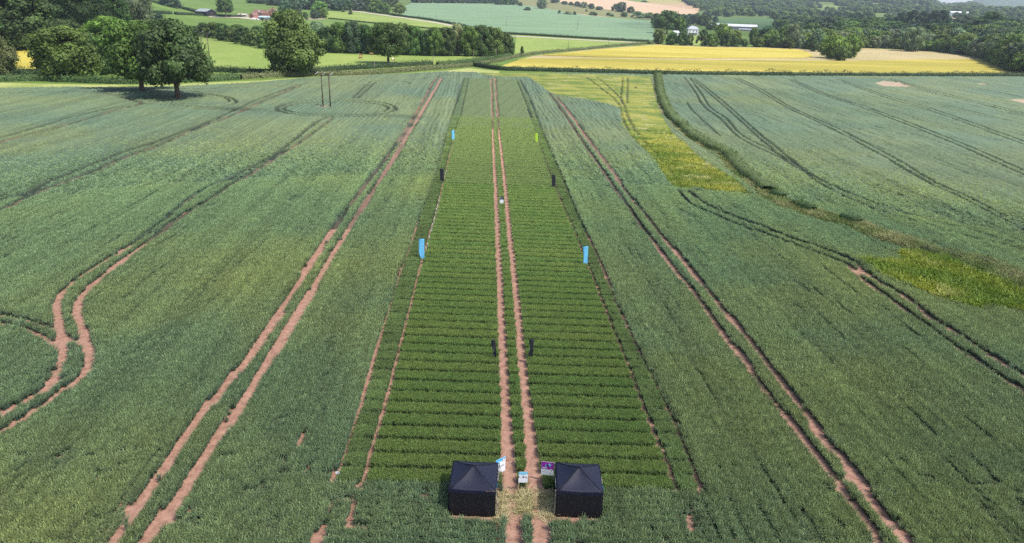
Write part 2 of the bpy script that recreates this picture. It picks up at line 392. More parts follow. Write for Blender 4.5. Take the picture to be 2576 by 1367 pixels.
# ------------------------------------------------------------------ wheel tracks through the crops: (points, width of the gap, width far, 0..1 how bare)
def TK(pp, w=.55, sm=4):
    W = [at(a, b, .2) for a, b in pp]; return (smooth_line([(p.x, p.y) for p in W], sm), w)
TRACKS = [
 TK([(255, 1420), (289, 1367), (341, 1286), (429, 1162), (490, 1069), (547, 1002), (609, 924), (661, 857), (851, 562), (916, 473), (965, 408), (1024, 325), (1064, 257), (1098, 199), (1130, 191), (1175, 187)], .9),
 TK([(335, 1420), (377, 1353), (444, 1270), (496, 1188), (563, 1084), (599, 1033), (661, 940), (888, 562), (941, 479), (990, 402), (1039, 319), (1073, 264), (1110, 199)], 1.0),
 TK([(1299, 1420), (1293, 1321), (1290, 1285), (1284, 1222), (1280, 1168), (1277, 1124), (1266, 895), (1261, 803), (1258, 711), (1254, 642), (1250, 550), (1246, 458), (1242, 389), (1238.7, 297), (1236, 198)], .74),
 TK([(1368, 1420), (1359, 1321), (1356, 1285), (1347, 1228), (1342, 1186), (1337, 1124), (1313, 908), (1302, 780), (1295, 711), (1285, 619), (1276, 527), (1267, 435), (1259, 366), (1252.5, 297), (1245.5, 198)], .74),
 TK([(833, 296), (791, 313), (708, 381), (616, 433), (523, 476), (462, 516), (425, 547), (340, 613), (248, 671), (201, 702), (160, 738), (145, 769), (150, 811), (155, 842), (160, 888), (150, 929), (124, 971), (77, 1007), (10, 1038), (-60, 1070)], .8),
 TK([(838, 300), (788, 338), (677, 411), (585, 467), (530, 504), (480, 532), (440, 559), (380, 606), (299, 666), (248, 707), (212, 741), (196, 774), (206, 826), (219, 867), (227, 904), (217, 940), (175, 976), (119, 1017), (57, 1058), (0, 1090), (-60, 1125)], .9),
 TK([(-80, 780), (0, 795), (62, 808), (144, 834), (181, 860), (212, 873)], .6),
 TK([(-80, 800), (0, 816), (67, 831), (124, 860), (155, 883)], .6),
 TK([(-120, 548), (0, 510), (62, 491), (123, 461), (215, 424), (308, 387), (400, 356), (493, 322), (585, 282), (646, 254), (739, 220)], 1.15),
 TK([(-120, 575), (0, 535), (62, 504), (123, 476), (215, 442), (308, 402), (400, 368), (493, 328), (585, 293), (646, 264), (754, 217)], 1.2),
 TK([(-120, 384), (0, 351), (92, 325), (185, 297), (277, 276), (320, 271)], 1.25),
 TK([(-120, 396), (0, 362), (92, 337), (185, 313), (277, 285), (323, 273), (354, 264), (326, 253), (277, 241), (215, 234.5), (123, 235.5), (0, 238), (-120, 242)], 1.25),
 TK([(354, 264), (431, 268), (523, 272), (579, 267), (594, 260), (576, 248), (523, 239), (477, 231)], .8),
 TK([(350, 258), (431, 263), (523, 266), (565, 263), (577, 257), (560, 247), (523, 241)], .7),
 TK([(380, 227), (554, 225), (677, 220), (788, 214), (885, 208), (990, 207), (1030, 211), (1024, 214), (990, 216)], .8),
 TK([(990, 207), (1050, 202), (1101, 194), (1175, 187)], .8),
 TK([(885, 250), (928, 211), (944, 206)], .7), TK([(898, 250), (944, 210)], .7),
 # guard strips beside the trial plots
 TK([(835.6, 1222), (853, 1184), (875, 1126), (897, 1057), (919, 997), (960, 850), (1004, 700), (1044, 590), (1060, 542), (1086, 468), (1101, 433), (1125.7, 337), (1144, 273), (1167, 199)], .26),
 TK([(908, 1228), (925, 1181), (938, 1126), (958, 1063), (977, 994), (1053, 694), (1066, 642), (1084, 581), (1103, 516), (1116, 457), (1130, 396), (1144, 341), (1159, 288), (1178, 199)], .3),
 TK([(1702, 1241), (1682, 1179), (1663, 1129), (1644, 1090), (1575, 910), (1530, 800), (1484, 679), (1460, 623), (1447, 586), (1419, 527), (1397, 473), (1378, 424), (1356, 356), (1329, 279), (1301, 207)], .3),
 TK([(1763, 1241), (1744, 1179), (1725, 1137), (1706, 1090), (1640, 950), (1560, 790), (1507, 655), (1477, 597), (1451, 538), (1423, 470), (1387, 387), (1356, 313), (1335, 257), (1310, 205)], .3),
 TK([(1381, 236), (1418, 288), (1455, 344), (1501, 408), (1547, 476), (1586, 531), (1833, 859), (1889, 937), (1941, 1008), (2001, 1082), (2053, 1152), (2119, 1242), (2171, 1308), (2205, 1364), (2240, 1420)], .72),
 TK([(1399, 245), (1433, 288), (1476, 347), (1513, 396), (1547, 442), (1586, 498), (1882, 859), (1926, 915), (1971, 974), (2027, 1045), (2075, 1112), (2123, 1167), (2179, 1242), (2231, 1308), (2272, 1357), (2310, 1420)], .85),
 TK([(1709, 485), (1735, 515), (1800, 545), (1860, 570), (1917, 588), (1984, 615), (2079, 649), (2133, 669), (2174, 710), (2238, 754), (2306, 804), (2374, 855), (2475, 923), (2600, 1005)], .85),
 TK([(1732, 485), (1767, 512), (1830, 542), (1917, 574), (1984, 601), (2086, 635), (2147, 662), (2201, 706), (2276, 750), (2340, 801), (2408, 842), (2492, 899), (2576, 950), (2650, 1000)], 1.0),
 # field on the right
 TK([(1720, 196), (1746, 231), (1770, 271), (1810, 300), (1854, 347), (1912, 379), (1970, 405), (2028, 440), (2059, 463), (2137, 503), (2221, 537), (2323, 567), (2424, 598), (2576, 632), (2700, 655)], .5),
 TK([(1735, 199), (1761, 234), (1787, 274), (1825, 300), (1862, 341), (1921, 373), (1979, 402), (2042, 443), (2079, 463), (2154, 496), (2255, 534), (2357, 564), (2458, 588), (2576, 622), (2700, 645)], .5),
 TK([(1735, 197), (1800, 252), (1888, 331), (1948, 384), (1990, 415)], .45), TK([(1744, 199), (1810, 251), (1897, 329), (1958, 379), (2010, 418)], .45),
 TK([(1846, 199), (1905, 229), (1977, 272), (2108, 336), (2225, 400), (2340, 466), (2418, 501), (2570, 580), (2700, 650)], .45), TK([(1856, 199), (1915, 228), (1986, 271), (2117, 332), (2235, 394), (2349, 461), (2428, 496), (2580, 574), (2700, 640)], .45),
 TK([(1984, 202), (2064, 239), (2179, 278), (2380, 357), (2576, 445), (2700, 500)], .45), TK([(1993, 202), (2074, 238), (2189, 276), (2390, 353), (2586, 438), (2700, 490)], .45),
 TK([(2104, 202), (2217, 245), (2332, 279), (2576, 368), (2700, 412)], .4), TK([(2113, 202), (2227, 243), (2342, 276), (2586, 364), (2700, 405)], .4),
 TK([(2232, 200), (2345, 235), (2512, 276), (2640, 310)], .4), TK([(2240, 200), (2355, 233), (2522, 274), (2650, 307)], .4),
 TK([(2357, 205), (2576, 247), (2700, 270)], .4),
 TK([(1710, 202), (1854, 200), (1990, 201), (2110, 201), (2236, 201), (2400, 203), (2600, 206)], .45),
 TK([(1727, 260), (1741, 282), (1780, 318), (1812, 346)], .3),
]
TRACKS += [TK([(893, 1262), (885, 1300), (878, 1335)], .3), TK([(838, 1272), (832, 1296)], .25), TK([(816, 1330), (800, 1367), (795, 1420)], .55), TK([(1738, 1296), (1736, 1335)], .3), TK([(1250, 1312), (1253, 1345), (1257, 1420)], .12), TK([(765, 1090), (755, 1130)], .3)]
_e = []
for rx, ry in ((150, 22), (132, 17)):
    TRACKS.append(TK([(845 + rx * math.cos(a), 276 + ry * math.sin(a)) for a in np.linspace(0, 2 * math.pi, 25)], .95, 2))
LANE_TRACKS = [TK(q, .95) for q in ([(1475, 195), (1520, 230), (1555, 262), (1566, 300), (1590, 345), (1640, 398), (1690, 470), (1709, 485)], [(1500, 195), (1540, 228), (1566, 258), (1580, 300), (1610, 345), (1660, 398), (1715, 470), (1732, 485)],
                                   [(1565, 196), (1564, 220), (1561, 245), (1566, 262)], [(1578, 196), (1578, 220), (1577, 245), (1578, 262)])]
GRASS_PX = [(1180, 180), (1256, 184), (1487, 190), (1636, 193), (1648, 248), (1662, 289), (1686, 332), (1691, 341), (1723, 367), (1767, 408), (1799, 428), (1848, 457), (1883, 492), (1810, 488), (1741, 475), (1735, 482), (1700, 480), (1677, 460),
            (1642, 399), (1598, 358), (1564, 318), (1561, 277), (1549, 271), (1487, 256), (1397, 241), (1379, 233), (1353, 213), (1333, 198), (1262, 197), (1215, 190)]
GRASS2_PX = [(2167, 659), (2221, 666), (2282, 666), (2262, 642), (2323, 642), (2391, 662), (2441, 686), (2526, 720), (2576, 743), (2760, 800), (2760, 850), (2576, 790), (2492, 777), (2445, 784), (2357, 757), (2272, 723), (2204, 693)]
VERGE_PX = [(1652, 190), (1659, 242), (1680, 289), (1709, 318), (1741, 347), (1781, 373), (1825, 393), (1848, 422), (1883, 451), (1926, 486), (1955, 508), (2018, 536), (2086, 556), (2137, 570), (2221, 602), (2289, 622), (2340, 642), (2424, 656), (2492, 682), (2576, 722), (2680, 770)]
BARE_PX = [[(2200, 212), (2223, 206), (2266, 209), (2274, 214), (2305, 222), (2223, 221)], [(2531, 254), (2576, 252), (2660, 262), (2576, 264)], [(2458, 213), (2478, 212), (2484, 215), (2462, 215.5)],
           [(795, 272), (815, 269), (838, 272), (815, 275)]]
GRASSP, GRASS2P = poly_world(GRASS_PX), poly_world(GRASS2_PX)
VERGE = smooth_line([(p.x, p.y) for p in poly_world(VERGE_PX)])
BAREP = [poly_world(b) for b in BARE_PX]
YARD_PX = [(1128, 1300), (1131, 1240), (1249, 1239), (1397, 1240), (1509, 1240), (1515, 1319), (1394, 1321), (1372, 1322), (1350, 1316), (1300, 1308), (1268, 1310), (1247, 1318), (1123, 1314)]
YARDP = poly_world(YARD_PX)
STRAWP = poly_world([(1247, 1238), (1395, 1240), (1395, 1300), (1372, 1316), (1340, 1300), (1315, 1296), (1270, 1318), (1247, 1318)])

# trial plots
_l1, _l2, _l3, _l4 = TRACKS[18][0], TRACKS[19][0], TRACKS[20][0], TRACKS[21][0]
def lx(line, Y):
    a = np.array(sorted([(p[1], p[0]) for p in line])); return np.interp(Y, a[:, 0], a[:, 1])
pa, pb = at(912, 1218, .3), at(1698, 1240, .3); SK = (pb.y - pa.y) / (pb.x - pa.x)
qa, qb = at(1115, 463, .3), at(1399, 475, .3); SK2 = (qb.y - qa.y) / (qb.x - qa.x)
Y0 = pa.y - SK * pa.x; YB = qa.y - SK2 * qa.x; YE = at(1240, 202).y
print("plots", Y0, YB, YE, SK, SK2, "tent px", mpp(at(1190, 1298)))
NROW = 49
PER = (YB - Y0) / NROW

def vnoise(X, Y, s, seed=0):
    r = np.random.default_rng(seed).random((256, 256))
    x = X / s + 1000; y = Y / s + 1000; xi = np.floor(x).astype(int); yi = np.floor(y).astype(int); fx = x - xi; fy = y - yi
    fx = fx * fx * (3 - 2 * fx); fy = fy * fy * (3 - 2 * fy)
    g = lambda a, b: r[a % 256, b % 256]
    return (g(xi, yi) * (1 - fx) + g(xi + 1, yi) * fx) * (1 - fy) + (g(xi, yi + 1) * (1 - fx) + g(xi + 1, yi + 1) * fx) * fy

# ------------------------------------------------------------------ crop tufts
def tuft(name, n, rad, blade_w, ear=True, mat=CROP, seed=1, lean=.25, hv=.18, flat=False):
    r = random.Random(seed); V = []; Fc = []; C = []
    for i in range(n):
        a = r.uniform(0, 2 * math.pi); q = rad * math.sqrt(r.random()); bx, by = q * math.cos(a), q * math.sin(a)
        h = r.uniform(1 - hv * 1.6, 1.0 + hv * .3); th = r.uniform(0, 2 * math.pi); lx_, ly_ = r.gauss(0, lean) * h * .5, r.gauss(0, lean) * h * .5
        ca, sa = math.cos(th), math.sin(th); bw = blade_w * r.uniform(.7, 1.3); tone = r.uniform(.75, 1.2)
        if flat: h = r.uniform(.1, 1.0); lx_ *= 1.0; ly_ *= 1.0
        k = len(V)
        zs = (0, .55, 1.0); ws = (.8, 1.0, .12 if not ear else .5)
        for z, w_ in zip(zs, ws):
            ox, oy = bx + lx_ * z * z, by + ly_ * z * z
            V += [(ox - ca * bw * w_, oy - sa * bw * w_, z * h), (ox + ca * bw * w_, oy + sa * bw * w_, z * h)]
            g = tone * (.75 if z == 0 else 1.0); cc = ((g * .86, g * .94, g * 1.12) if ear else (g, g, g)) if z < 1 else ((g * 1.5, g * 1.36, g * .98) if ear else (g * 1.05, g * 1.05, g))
            C += [(*cc, 1)] * 2
        Fc += [(k, k + 1, k + 3, k + 2), (k + 2, k + 3, k + 5, k + 4)]
        if not flat and r.random() < .8:          # a drooping flag leaf
            th2 = r.uniform(0, 2 * math.pi); c2, s2 = math.cos(th2), math.sin(th2); z0 = h * r.uniform(.55, .85); L = blade_w * 6 * r.uniform(.6, 1.2)
            k = len(V); x0, y0 = bx + lx_ * .5, by + ly_ * .5; bw *= 1.5
            V += [(x0 - s2 * bw * .6, y0 + c2 * bw * .6, z0), (x0 + s2 * bw * .6, y0 - c2 * bw * .6, z0), (x0 + c2 * L + s2 * bw * .3, y0 + s2 * L - c2 * bw * .3, z0 + L * .25), (x0 + c2 * L - s2 * bw * .3, y0 + s2 * L + c2 * bw * .3, z0 + L * .25)]
            C += [(tone * .95,) * 3 + (1,)] * 4; Fc.append((k, k + 1, k + 2, k + 3))
    me = np_mesh(name, V, Fc, False, {"part_col": ('FLOAT_COLOR', C)}); me.materials.append(mat)
    return bpy.data.objects.new(name, me)
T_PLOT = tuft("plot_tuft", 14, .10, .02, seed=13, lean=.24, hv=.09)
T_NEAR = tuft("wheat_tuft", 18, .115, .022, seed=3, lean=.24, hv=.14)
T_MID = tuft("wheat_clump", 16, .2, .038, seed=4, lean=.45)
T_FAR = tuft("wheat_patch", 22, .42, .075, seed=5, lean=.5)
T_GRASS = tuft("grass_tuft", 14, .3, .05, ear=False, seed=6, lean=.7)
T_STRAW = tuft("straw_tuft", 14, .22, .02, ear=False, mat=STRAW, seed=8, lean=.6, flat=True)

def scatter(name, P, rotz, tilt, scl, tint, tuft_ob, label, cat):
    """plants on points: one object of uncountable plants"""
    n = len(P); me = bpy.data.meshes.new(name); me.vertices.add(n); me.vertices.foreach_set("co", P.astype(np.float32).ravel())
    a = me.attributes.new("rot", 'FLOAT_VECTOR', 'POINT'); a.data.foreach_set("vector", np.stack([tilt[0], tilt[1], rotz], 1).astype(np.float32).ravel())
    a = me.attributes.new("scl", 'FLOAT_VECTOR', 'POINT'); a.data.foreach_set("vector", scl.astype(np.float32).ravel())
    a = me.attributes.new("tint", 'FLOAT_COLOR', 'POINT'); a.data.foreach_set("color", np.concatenate([tint, np.ones((n, 1))], 1).astype(np.float32).ravel())
    me.update(); o = link(name, me)
    ng = bpy.data.node_groups.new(name + "_nodes", 'GeometryNodeTree')
    ng.interface.new_socket("Geometry", in_out='INPUT', socket_type='NodeSocketGeometry'); ng.interface.new_socket("Geometry", in_out='OUTPUT', socket_type='NodeSocketGeometry')
    N = ng.nodes; gi = N.new("NodeGroupInput"); go = N.new("NodeGroupOutput"); ip = N.new("GeometryNodeInstanceOnPoints"); oi = N.new("GeometryNodeObjectInfo")
    oi.inputs["Object"].default_value = tuft_ob; oi.inputs["As Instance"].default_value = True
    ra = N.new("GeometryNodeInputNamedAttribute"); ra.data_type = 'FLOAT_VECTOR'; ra.inputs[0].default_value = "rot"
    sa = N.new("GeometryNodeInputNamedAttribute"); sa.data_type = 'FLOAT_VECTOR'; sa.inputs[0].default_value = "scl"
    e2r = N.new("FunctionNodeEulerToRotation")
    L = ng.links; L.new(gi.outputs[0], ip.inputs["Points"]); L.new(oi.outputs["Geometry"], ip.inputs["Instance"])
    L.new(ra.outputs[0], e2r.inputs[0]); L.new(e2r.outputs[0], ip.inputs["Rotation"]); L.new(sa.outputs[0], ip.inputs["Scale"]); L.new(ip.outputs[0], go.inputs[0])
    md = o.modifiers.new("plants", 'NODES'); md.node_group = ng
    return tag(o, label, cat, kind="stuff")

def band(d0, d1, sp, lim=None):
    """jittered points on the ground between two distances, in view of the photograph and a little around it"""
    hw = lim or d1 * 0.86 + 8
    xs = np.arange(-hw, hw, sp); ys = np.arange(max(d0 * .55, 18), d1, sp)
    X, Y = np.meshgrid(xs, ys); X = X.ravel(); Y = Y.ravel()
    X = X + rng.uniform(-.5, .5, X.size) * sp; Y = Y + rng.uniform(-.5, .5, Y.size) * sp
    D = np.hypot(X, Y); k = (D >= d0) & (D < d1); X, Y = X[k], Y[k]
    px, py, _ = pix(np.stack([X, Y, np.full(X.shape, .4)], 1))
    k = (px > -170) & (px < 2746) & (py < 1450); return X[k], Y[k]

C_WHEAT1, C_WHEAT2 = np.array([.166, .250, .148]), np.array([.228, .292, .134])
C_PLOT1, C_PLOT2 = np.array([.132, .228, .076]), np.array([.192, .262, .090])
C_GUARD = np.array([.165, .245, .105])
_a, _b = at(1854, 199), at(2340, 466); RDIR = (_b - _a).normalized()
def crops():
    field, plots, grass, verge, straw, canopy = [], [], [], [], [], []
    for (d0, d1, sp, tob, sc, rad, mode) in ((26, 62, .205, T_NEAR, 1.05, .11, 0), (62, 130, .255, T_NEAR, 1.3, .14, 0), (130, 215, .42, T_MID, .95, .18, 0),
                                  (30, 80, .14, T_PLOT, 1.0, .10, 1), (80, 205, .19, T_PLOT, 1.4, .13, 1), (100, 330, .34, None, 1.0, .17, 2), (330, 660, .55, None, 1.0, .27, 2)):
        if mode == 2:
            hw = d1 * .86 + 8; gx = np.arange(-hw, hw, sp); gy = np.arange(d0 * .55, d1, sp); X, Y = np.meshgrid(gx, gy); shp = X.shape; X, Y = X.ravel(), Y.ravel()
            D_ = np.hypot(X, Y); a_, b_2, _ = pix(np.stack([X, Y, np.full(X.shape, .4)], 1)); vis = (D_ >= d0 - 1) & (D_ < d1) & (a_ > -170) & (a_ < 2746) & inside(X, Y, FIELD)
            IDX = np.full(X.shape, -1); IDX[vis] = np.arange(vis.sum()); GX, GY = X, Y; X, Y = X[vis], Y[vis]
        else: X, Y = band(d0, d1, sp, 24.0 if mode else None)
        if d0 == 130: k_ = rng.random(len(X)) < 1 - sstep(130, 212, np.hypot(X, Y)); X, Y = X[k_], Y[k_]
        inf = inside(X, Y, FIELD) if mode != 2 else np.ones(len(X), bool); X, Y = X[inf], Y[inf]
        if mode == 0 and d0 < 130:         # plants stand in drilled rows
            rt = X > lx(VERGE, Y); hl = (X > lx(_l1, Y) + .3) & (X < lx(_l4, Y) - .3) & (Y - X * SK < Y0 - .3); RP = .46; RH_ = .62
            ur = np.where(rt, X * RDIR[1] - Y * RDIR[0], X) + .12 * np.sin(Y * .13 + X * .02); dl = (np.floor(ur / RP) + .5) * RP - ur
            k_ = .62; X = X + np.where(hl, 0, dl * k_ * np.where(rt, RDIR[1], 1)); Y = Y - np.where(hl, 0, np.where(rt, dl * k_ * RDIR[0], 0))
            vr = Y - X * SK + .08 * np.sin(X * .9); dv = (np.floor(vr / RH_) + .5) * RH_ - vr; Y = Y + np.where(hl, dv * .6, 0)
        # gaps left by wheels
        wob = (.9 + .2 * vnoise(X, Y, 2.2, 11)) if mode != 1 else np.ones(len(X))
        keep = np.ones(len(X), bool); edge = np.full(len(X), 9.0)
        wfar = 1 - .3 * sstep(110, 240, Y); wnear = .45 * sstep(50, 36, Y); rk = 1.25 if mode == 1 else .8 if mode == 2 else 1.1
        bare = np.zeros(len(X))
        for ti, (line, w_) in enumerate(TRACKS):
            sd = seg_dist(X, Y, line); keep &= ~(sd < w_ * .5 * wob * (wfar + (wnear if ti in (2, 3) else 0)) + rad * rk * (.85 if 18 <= ti <= 21 else 1)); bare = np.where((sd < w_ * .5) & (ti in (1, 2, 3, 23)), 1.0, np.where((sd < w_ * .5) & (ti in (0, 5, 9, 11, 22, 25)), np.maximum(bare, .55), bare)); edge = np.minimum(edge, sd - w_ * .5)
        stray = (rng.random(len(X)) < .004) & (edge > -.45) & (d1 < 200)
        keep |= stray & (mode == 0)
        for b in BAREP: keep &= ~inside(X, Y, b)
        yard = inside(X, Y, YARDP); stw = inside(X, Y, STRAWP)
        g1 = inside(X, Y, GRASSP) | inside(X, Y, GRASS2P)
        vd = seg_dist(X, Y, VERGE); ver = (vd < 2.1 * (.75 + .5 * vnoise(X, Y, 6, 5)))
        yy = Y - X * np.interp(Y, [Y0, YB], [SK, SK2])
        x1, x2, x3, x4 = lx(_l1, Y), lx(_l2, Y), lx(_l3, Y), lx(_l4, Y)
        inpl = (X > x1) & (X < x4) & (yy > Y0) & (Y < YE)
        guard = inpl & ((X < x2) | (X > x3))
        ph = ((yy - Y0) / PER) % 1.0; near_blk = yy < YB
        gapw = np.where(near_blk, .42, .34) + .05 * vnoise(X, Y, 1.0, 9)
        ingap = inpl & (np.minimum(ph, 1 - ph) * PER < gapw * .5 + rad * .5) & ~(guard & (rng.random(len(X)) < .2))
        ingap |= inpl & (np.abs(yy - YB) < .3)
        keep &= ~ingap
        row = np.floor((yy - Y0) / PER).astype(int)
        # drill lines and thin patches in the field
        u = X + .25 * (vnoise(X, Y, 30, 21) - .5)
        lines = vnoise(u, Y / 14, .42, 31); lines2 = vnoise(u, Y / 40, 1.6, 32)
        big = vnoise(X, Y, 26, 33) * .55 + vnoise(X, Y, 9, 34) * .3 + vnoise(X, Y, 3, 35) * .15
        rt = X > lx(VERGE, Y)
        ur = np.where(rt, X * RDIR[1] - Y * RDIR[0], X) + .12 * np.sin(Y * .13 + X * .02)
        drill = np.abs(((ur / .46) % 1.0) - .5) * 2            # 1 in the furrow between drill bouts
        dstr = np.clip(1.7 * vnoise(X, Y, 11, 39) - .15, 0, 1)
        hgt = .66 + .20 * (lines - .5) + .14 * (lines2 - .5) + .10 * (vnoise(X, Y, 1.1, 36) - .5)
        thin = (~inpl) & (lines < .2) & (lines2 < .55)
        hgt = np.where(thin, hgt * .62, hgt); hgt = hgt * (1 - .45 * dstr * sstep(.6, .9, drill) * (~inpl)); fur = (~inpl) & (drill > .78) & (rng.random(len(X)) < .9 * dstr) & (mode == 0)
        hd = at(1200, 1230).y
        bad = (~inpl) & (Y < Y0 + 4) & (vnoise(X, Y, .9, 41) < .2)     # patchy headland in front
        hgt = np.where(bad, hgt * .55, hgt); keep &= ~(bad & (rng.random(len(X)) < .5))
        f = keep & ~fur & ~yard & ~g1 & ~ver & ~stw
        if mode == 2: tob = T_FAR
        def pack(k, tint, hh, tiltamp=.1, wsc=1.0, tdir=None):
            m = int(k.sum()); s_ = sc * wsc * rng.uniform(.85, 1.2, m)
            tx = rng.normal(0, tiltamp, m); ty = rng.normal(0, tiltamp, m)
            if tdir is not None: tx = tx + tdir[0][k]; ty = ty + tdir[1][k]
            tt = tint[k] * rng.uniform(.74, 1.26, (m, 1))
            return (np.stack([X[k], Y[k], np.full(m, .03)], 1), rng.uniform(0, 6.28, m), (tx, ty), np.stack([s_, s_, hh[k] * rng.uniform(.9, 1.08, m)], 1), tt, tob)
        tw = C_WHEAT1 + (C_WHEAT2 - C_WHEAT1) * np.clip((big - .3) * 2.2, 0, 1)[:, None]
        tw = tw * (.78 + .26 * lines2 + .16 * lines + .12 * (vnoise(X, Y, .45, 37) - .5))[:, None]
        tw = tw * (1 - .30 * dstr * sstep(.6, .95, drill))[:, None]  # furrow tint darkened, painting in the shade between drill rows
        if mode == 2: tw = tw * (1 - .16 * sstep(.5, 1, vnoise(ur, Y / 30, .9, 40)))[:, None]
        tw = tw * (.62 + .38 * sstep(-.1, .55, edge))[:, None] if mode == 2 else tw * (.8 + .2 * sstep(0, .4, edge))[:, None] * (.84 + .38 * sstep(45, 150, Y))[:, None]  # darker lush edge crop, plus gap shade and near dimming painted into tint
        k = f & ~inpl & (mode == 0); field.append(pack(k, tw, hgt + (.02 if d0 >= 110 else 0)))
        rt_ = np.random.default_rng(5).random(4000); rv = rt_[np.clip(row, 0, 3999)] * .6 + .4 * vnoise(X, Y, 2.5, 51)
        rv = rv * .75 + .25 * rt_[np.clip(row + 1500 + 700 * (X > lx(TRACKS[2][0], Y)), 0, 3999)]
        tp = C_PLOT1 + (C_PLOT2 - C_PLOT1) * rv[:, None]
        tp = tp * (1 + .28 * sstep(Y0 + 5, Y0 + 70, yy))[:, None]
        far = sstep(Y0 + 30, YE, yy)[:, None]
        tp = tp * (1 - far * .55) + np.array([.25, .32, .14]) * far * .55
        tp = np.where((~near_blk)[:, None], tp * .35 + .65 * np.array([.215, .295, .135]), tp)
        tp = np.where(guard[:, None], C_GUARD * (.8 + .4 * vnoise(X, Y, 1.7, 52))[:, None], tp)
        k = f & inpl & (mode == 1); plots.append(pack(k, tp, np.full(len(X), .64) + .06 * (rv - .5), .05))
        # yellow-green grass
        if mode != 1:
            gk = keep.copy()
            for line, w_ in LANE_TRACKS: gk &= ~((seg_dist(X, Y, line) < w_ * .5) & (rng.random(len(X)) < .85))
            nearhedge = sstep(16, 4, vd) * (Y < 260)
            gn = vnoise(X + .4 * Y, Y, 5, 61) * .5 + vnoise(X, Y * 2.5, 7, 62) * .5
            strk = vnoise(X * .35, Y, 1.4, 63)
            ga, gb, gc = np.array([.165, .245, .034]), np.array([.395, .40, .066]), np.array([.44, .43, .16])
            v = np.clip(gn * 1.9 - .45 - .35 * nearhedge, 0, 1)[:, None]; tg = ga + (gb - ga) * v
            tg = np.where((strk > .8)[:, None], gc, tg)
            tg = np.where(inside(X, Y, GRASS2P)[:, None], tg * np.array([.88, .95, .7]), tg)
            if mode == 2:
                # the closed canopy of the farther crop: a sheet that dips to the soil in every wheel track
                lod = np.where(inpl, .62, hgt); soilz = ~gk | ingap
                # distance of every grid point to the nearest track decides how far the canopy dips
                z = np.where(soilz, .04, lod + rng.normal(0, .045, len(X)))
                tint = np.where(inpl[:, None], tp * .78, tw); tint = np.where((g1 & ~inpl)[:, None], tg, tint)
                vn = vnoise(X, Y, 3, 71); tint = np.where(ver[:, None], np.array([.09, .135, .03]) + np.array([.2, .13, .09]) * np.clip(vn * 1.6 - .3, 0, 1)[:, None], tint)
                z = np.where(ver & ~soilz, .2 + .3 * vn + rng.normal(0, .05, len(X)), z); z = np.where(g1 & ~ver & ~soilz, .42 + .18 * (gn - .5) + rng.normal(0, .05, len(X)), z)
                if d0 == 100: z = z - .42 * sstep(185, 104, np.hypot(X, Y)) * (~soilz)
                if d0 == 100: z = np.where(inpl & (Y < 186), .02, z)
                z = np.maximum(z, .02)
                pale = np.zeros(len(X), bool)
                for b in BAREP: pale |= inside(X, Y, b)
                tint = np.where((soilz & ~ingap)[:, None], np.where(pale[:, None], np.array([.56, .43, .29]), np.array([.06, .08, .045]) + np.array([.36, .17, .13]) * (bare * np.clip(1.7 * vnoise(X, Y, 7, 77) - .1 + .6 * (bare > .9), 0, 1))[:, None]), tint)  # track bottoms get dark stalk green with the gap's shade painted in
                tint = np.where(ingap[:, None], np.array([.06, .09, .03]), tint) * rng.uniform(.86, 1.14, (len(X), 1))  # row gaps between plots painted dark for their shade
                g_ = IDX.reshape(shp); q = np.stack([g_[:-1, :-1], g_[:-1, 1:], g_[1:, 1:], g_[1:, :-1]], -1).reshape(-1, 4)
                jx = X + rng.uniform(-.3, .3, len(X)) * sp; jy = Y + rng.uniform(-.3, .3, len(X)) * sp
                if d0 == 100:
                    q = q[(q >= 0).all(1)]; cut = (inpl & (Y < 184))[q].all(1); q = q[~cut]
                else: q = q[(q >= 0).all(1)]
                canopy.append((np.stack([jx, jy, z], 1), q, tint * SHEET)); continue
            k = gk & g1 & ~ver
            td = (np.full(len(X), -.3), np.full(len(X), .35) + .4 * (gn - .5))
            grass.append(pack(k, tg, .62 + .2 * (gn - .5), .25, 1.15, td) + (T_GRASS,))
            vn = vnoise(X, Y, 3, 71); va, vb = np.array([.12, .18, .04]), np.array([.29, .295, .125])
            tv = va + (vb - va) * np.clip(vn * 1.6 - .3, 0, 1)[:, None]
            k = ver & (rng.random(len(X)) < .9) & keep
            verge.append(pack(k, tv, .5 + .5 * vn, .3, 1.1) + (T_GRASS,))
        if d0 == 26:
            sx = np.concatenate([X + rng.uniform(-.1, .1, len(X)) for _ in range(3)]); sy = np.concatenate([Y + rng.uniform(-.1, .1, len(Y)) for _ in range(3)])
            k = inside(sx, sy, STRAWP)
            for line in (TRACKS[2][0], TRACKS[3][0]): k &= ~((seg_dist(sx, sy, line) < .42) & (rng.random(len(sx)) < .92))
            m = int(k.sum()); s_ = rng.uniform(.8, 1.4, m); cs = vnoise(sx[k], sy[k], .9, 81)[:, None]
            straw.append((np.stack([sx[k], sy[k], np.full(m, .03)], 1), rng.uniform(0, 6.28, m), (rng.normal(0, .3, m), rng.normal(0, .3, m)), np.stack([s_, s_, rng.uniform(.05, .2, m)], 1),
                          (np.array([.26, .24, .09]) * (1 - cs) + np.array([.50, .43, .24]) * cs) * rng.uniform(.7, 1.25, (m, 1)), T_STRAW))
    def emit(lst, name, label, cat, forced=None):
        by = {}
        for it in lst:
            tob = it[6] if len(it) > 6 else it[5]; by.setdefault(tob.name, []).append((it, tob))
        for nm, its in by.items():
            tob = its[0][1]; its = [i[0] for i in its]
            P = np.concatenate([i[0] for i in its])
            if not len(P): continue
            scatter(name, P, np.concatenate([i[1] for i in its]), (np.concatenate([i[2][0] for i in its]), np.concatenate([i[2][1] for i in its])),
                    np.concatenate([i[3] for i in its]), np.concatenate([i[4] for i in its]), tob, label, cat)
            print(name, nm, len(P))
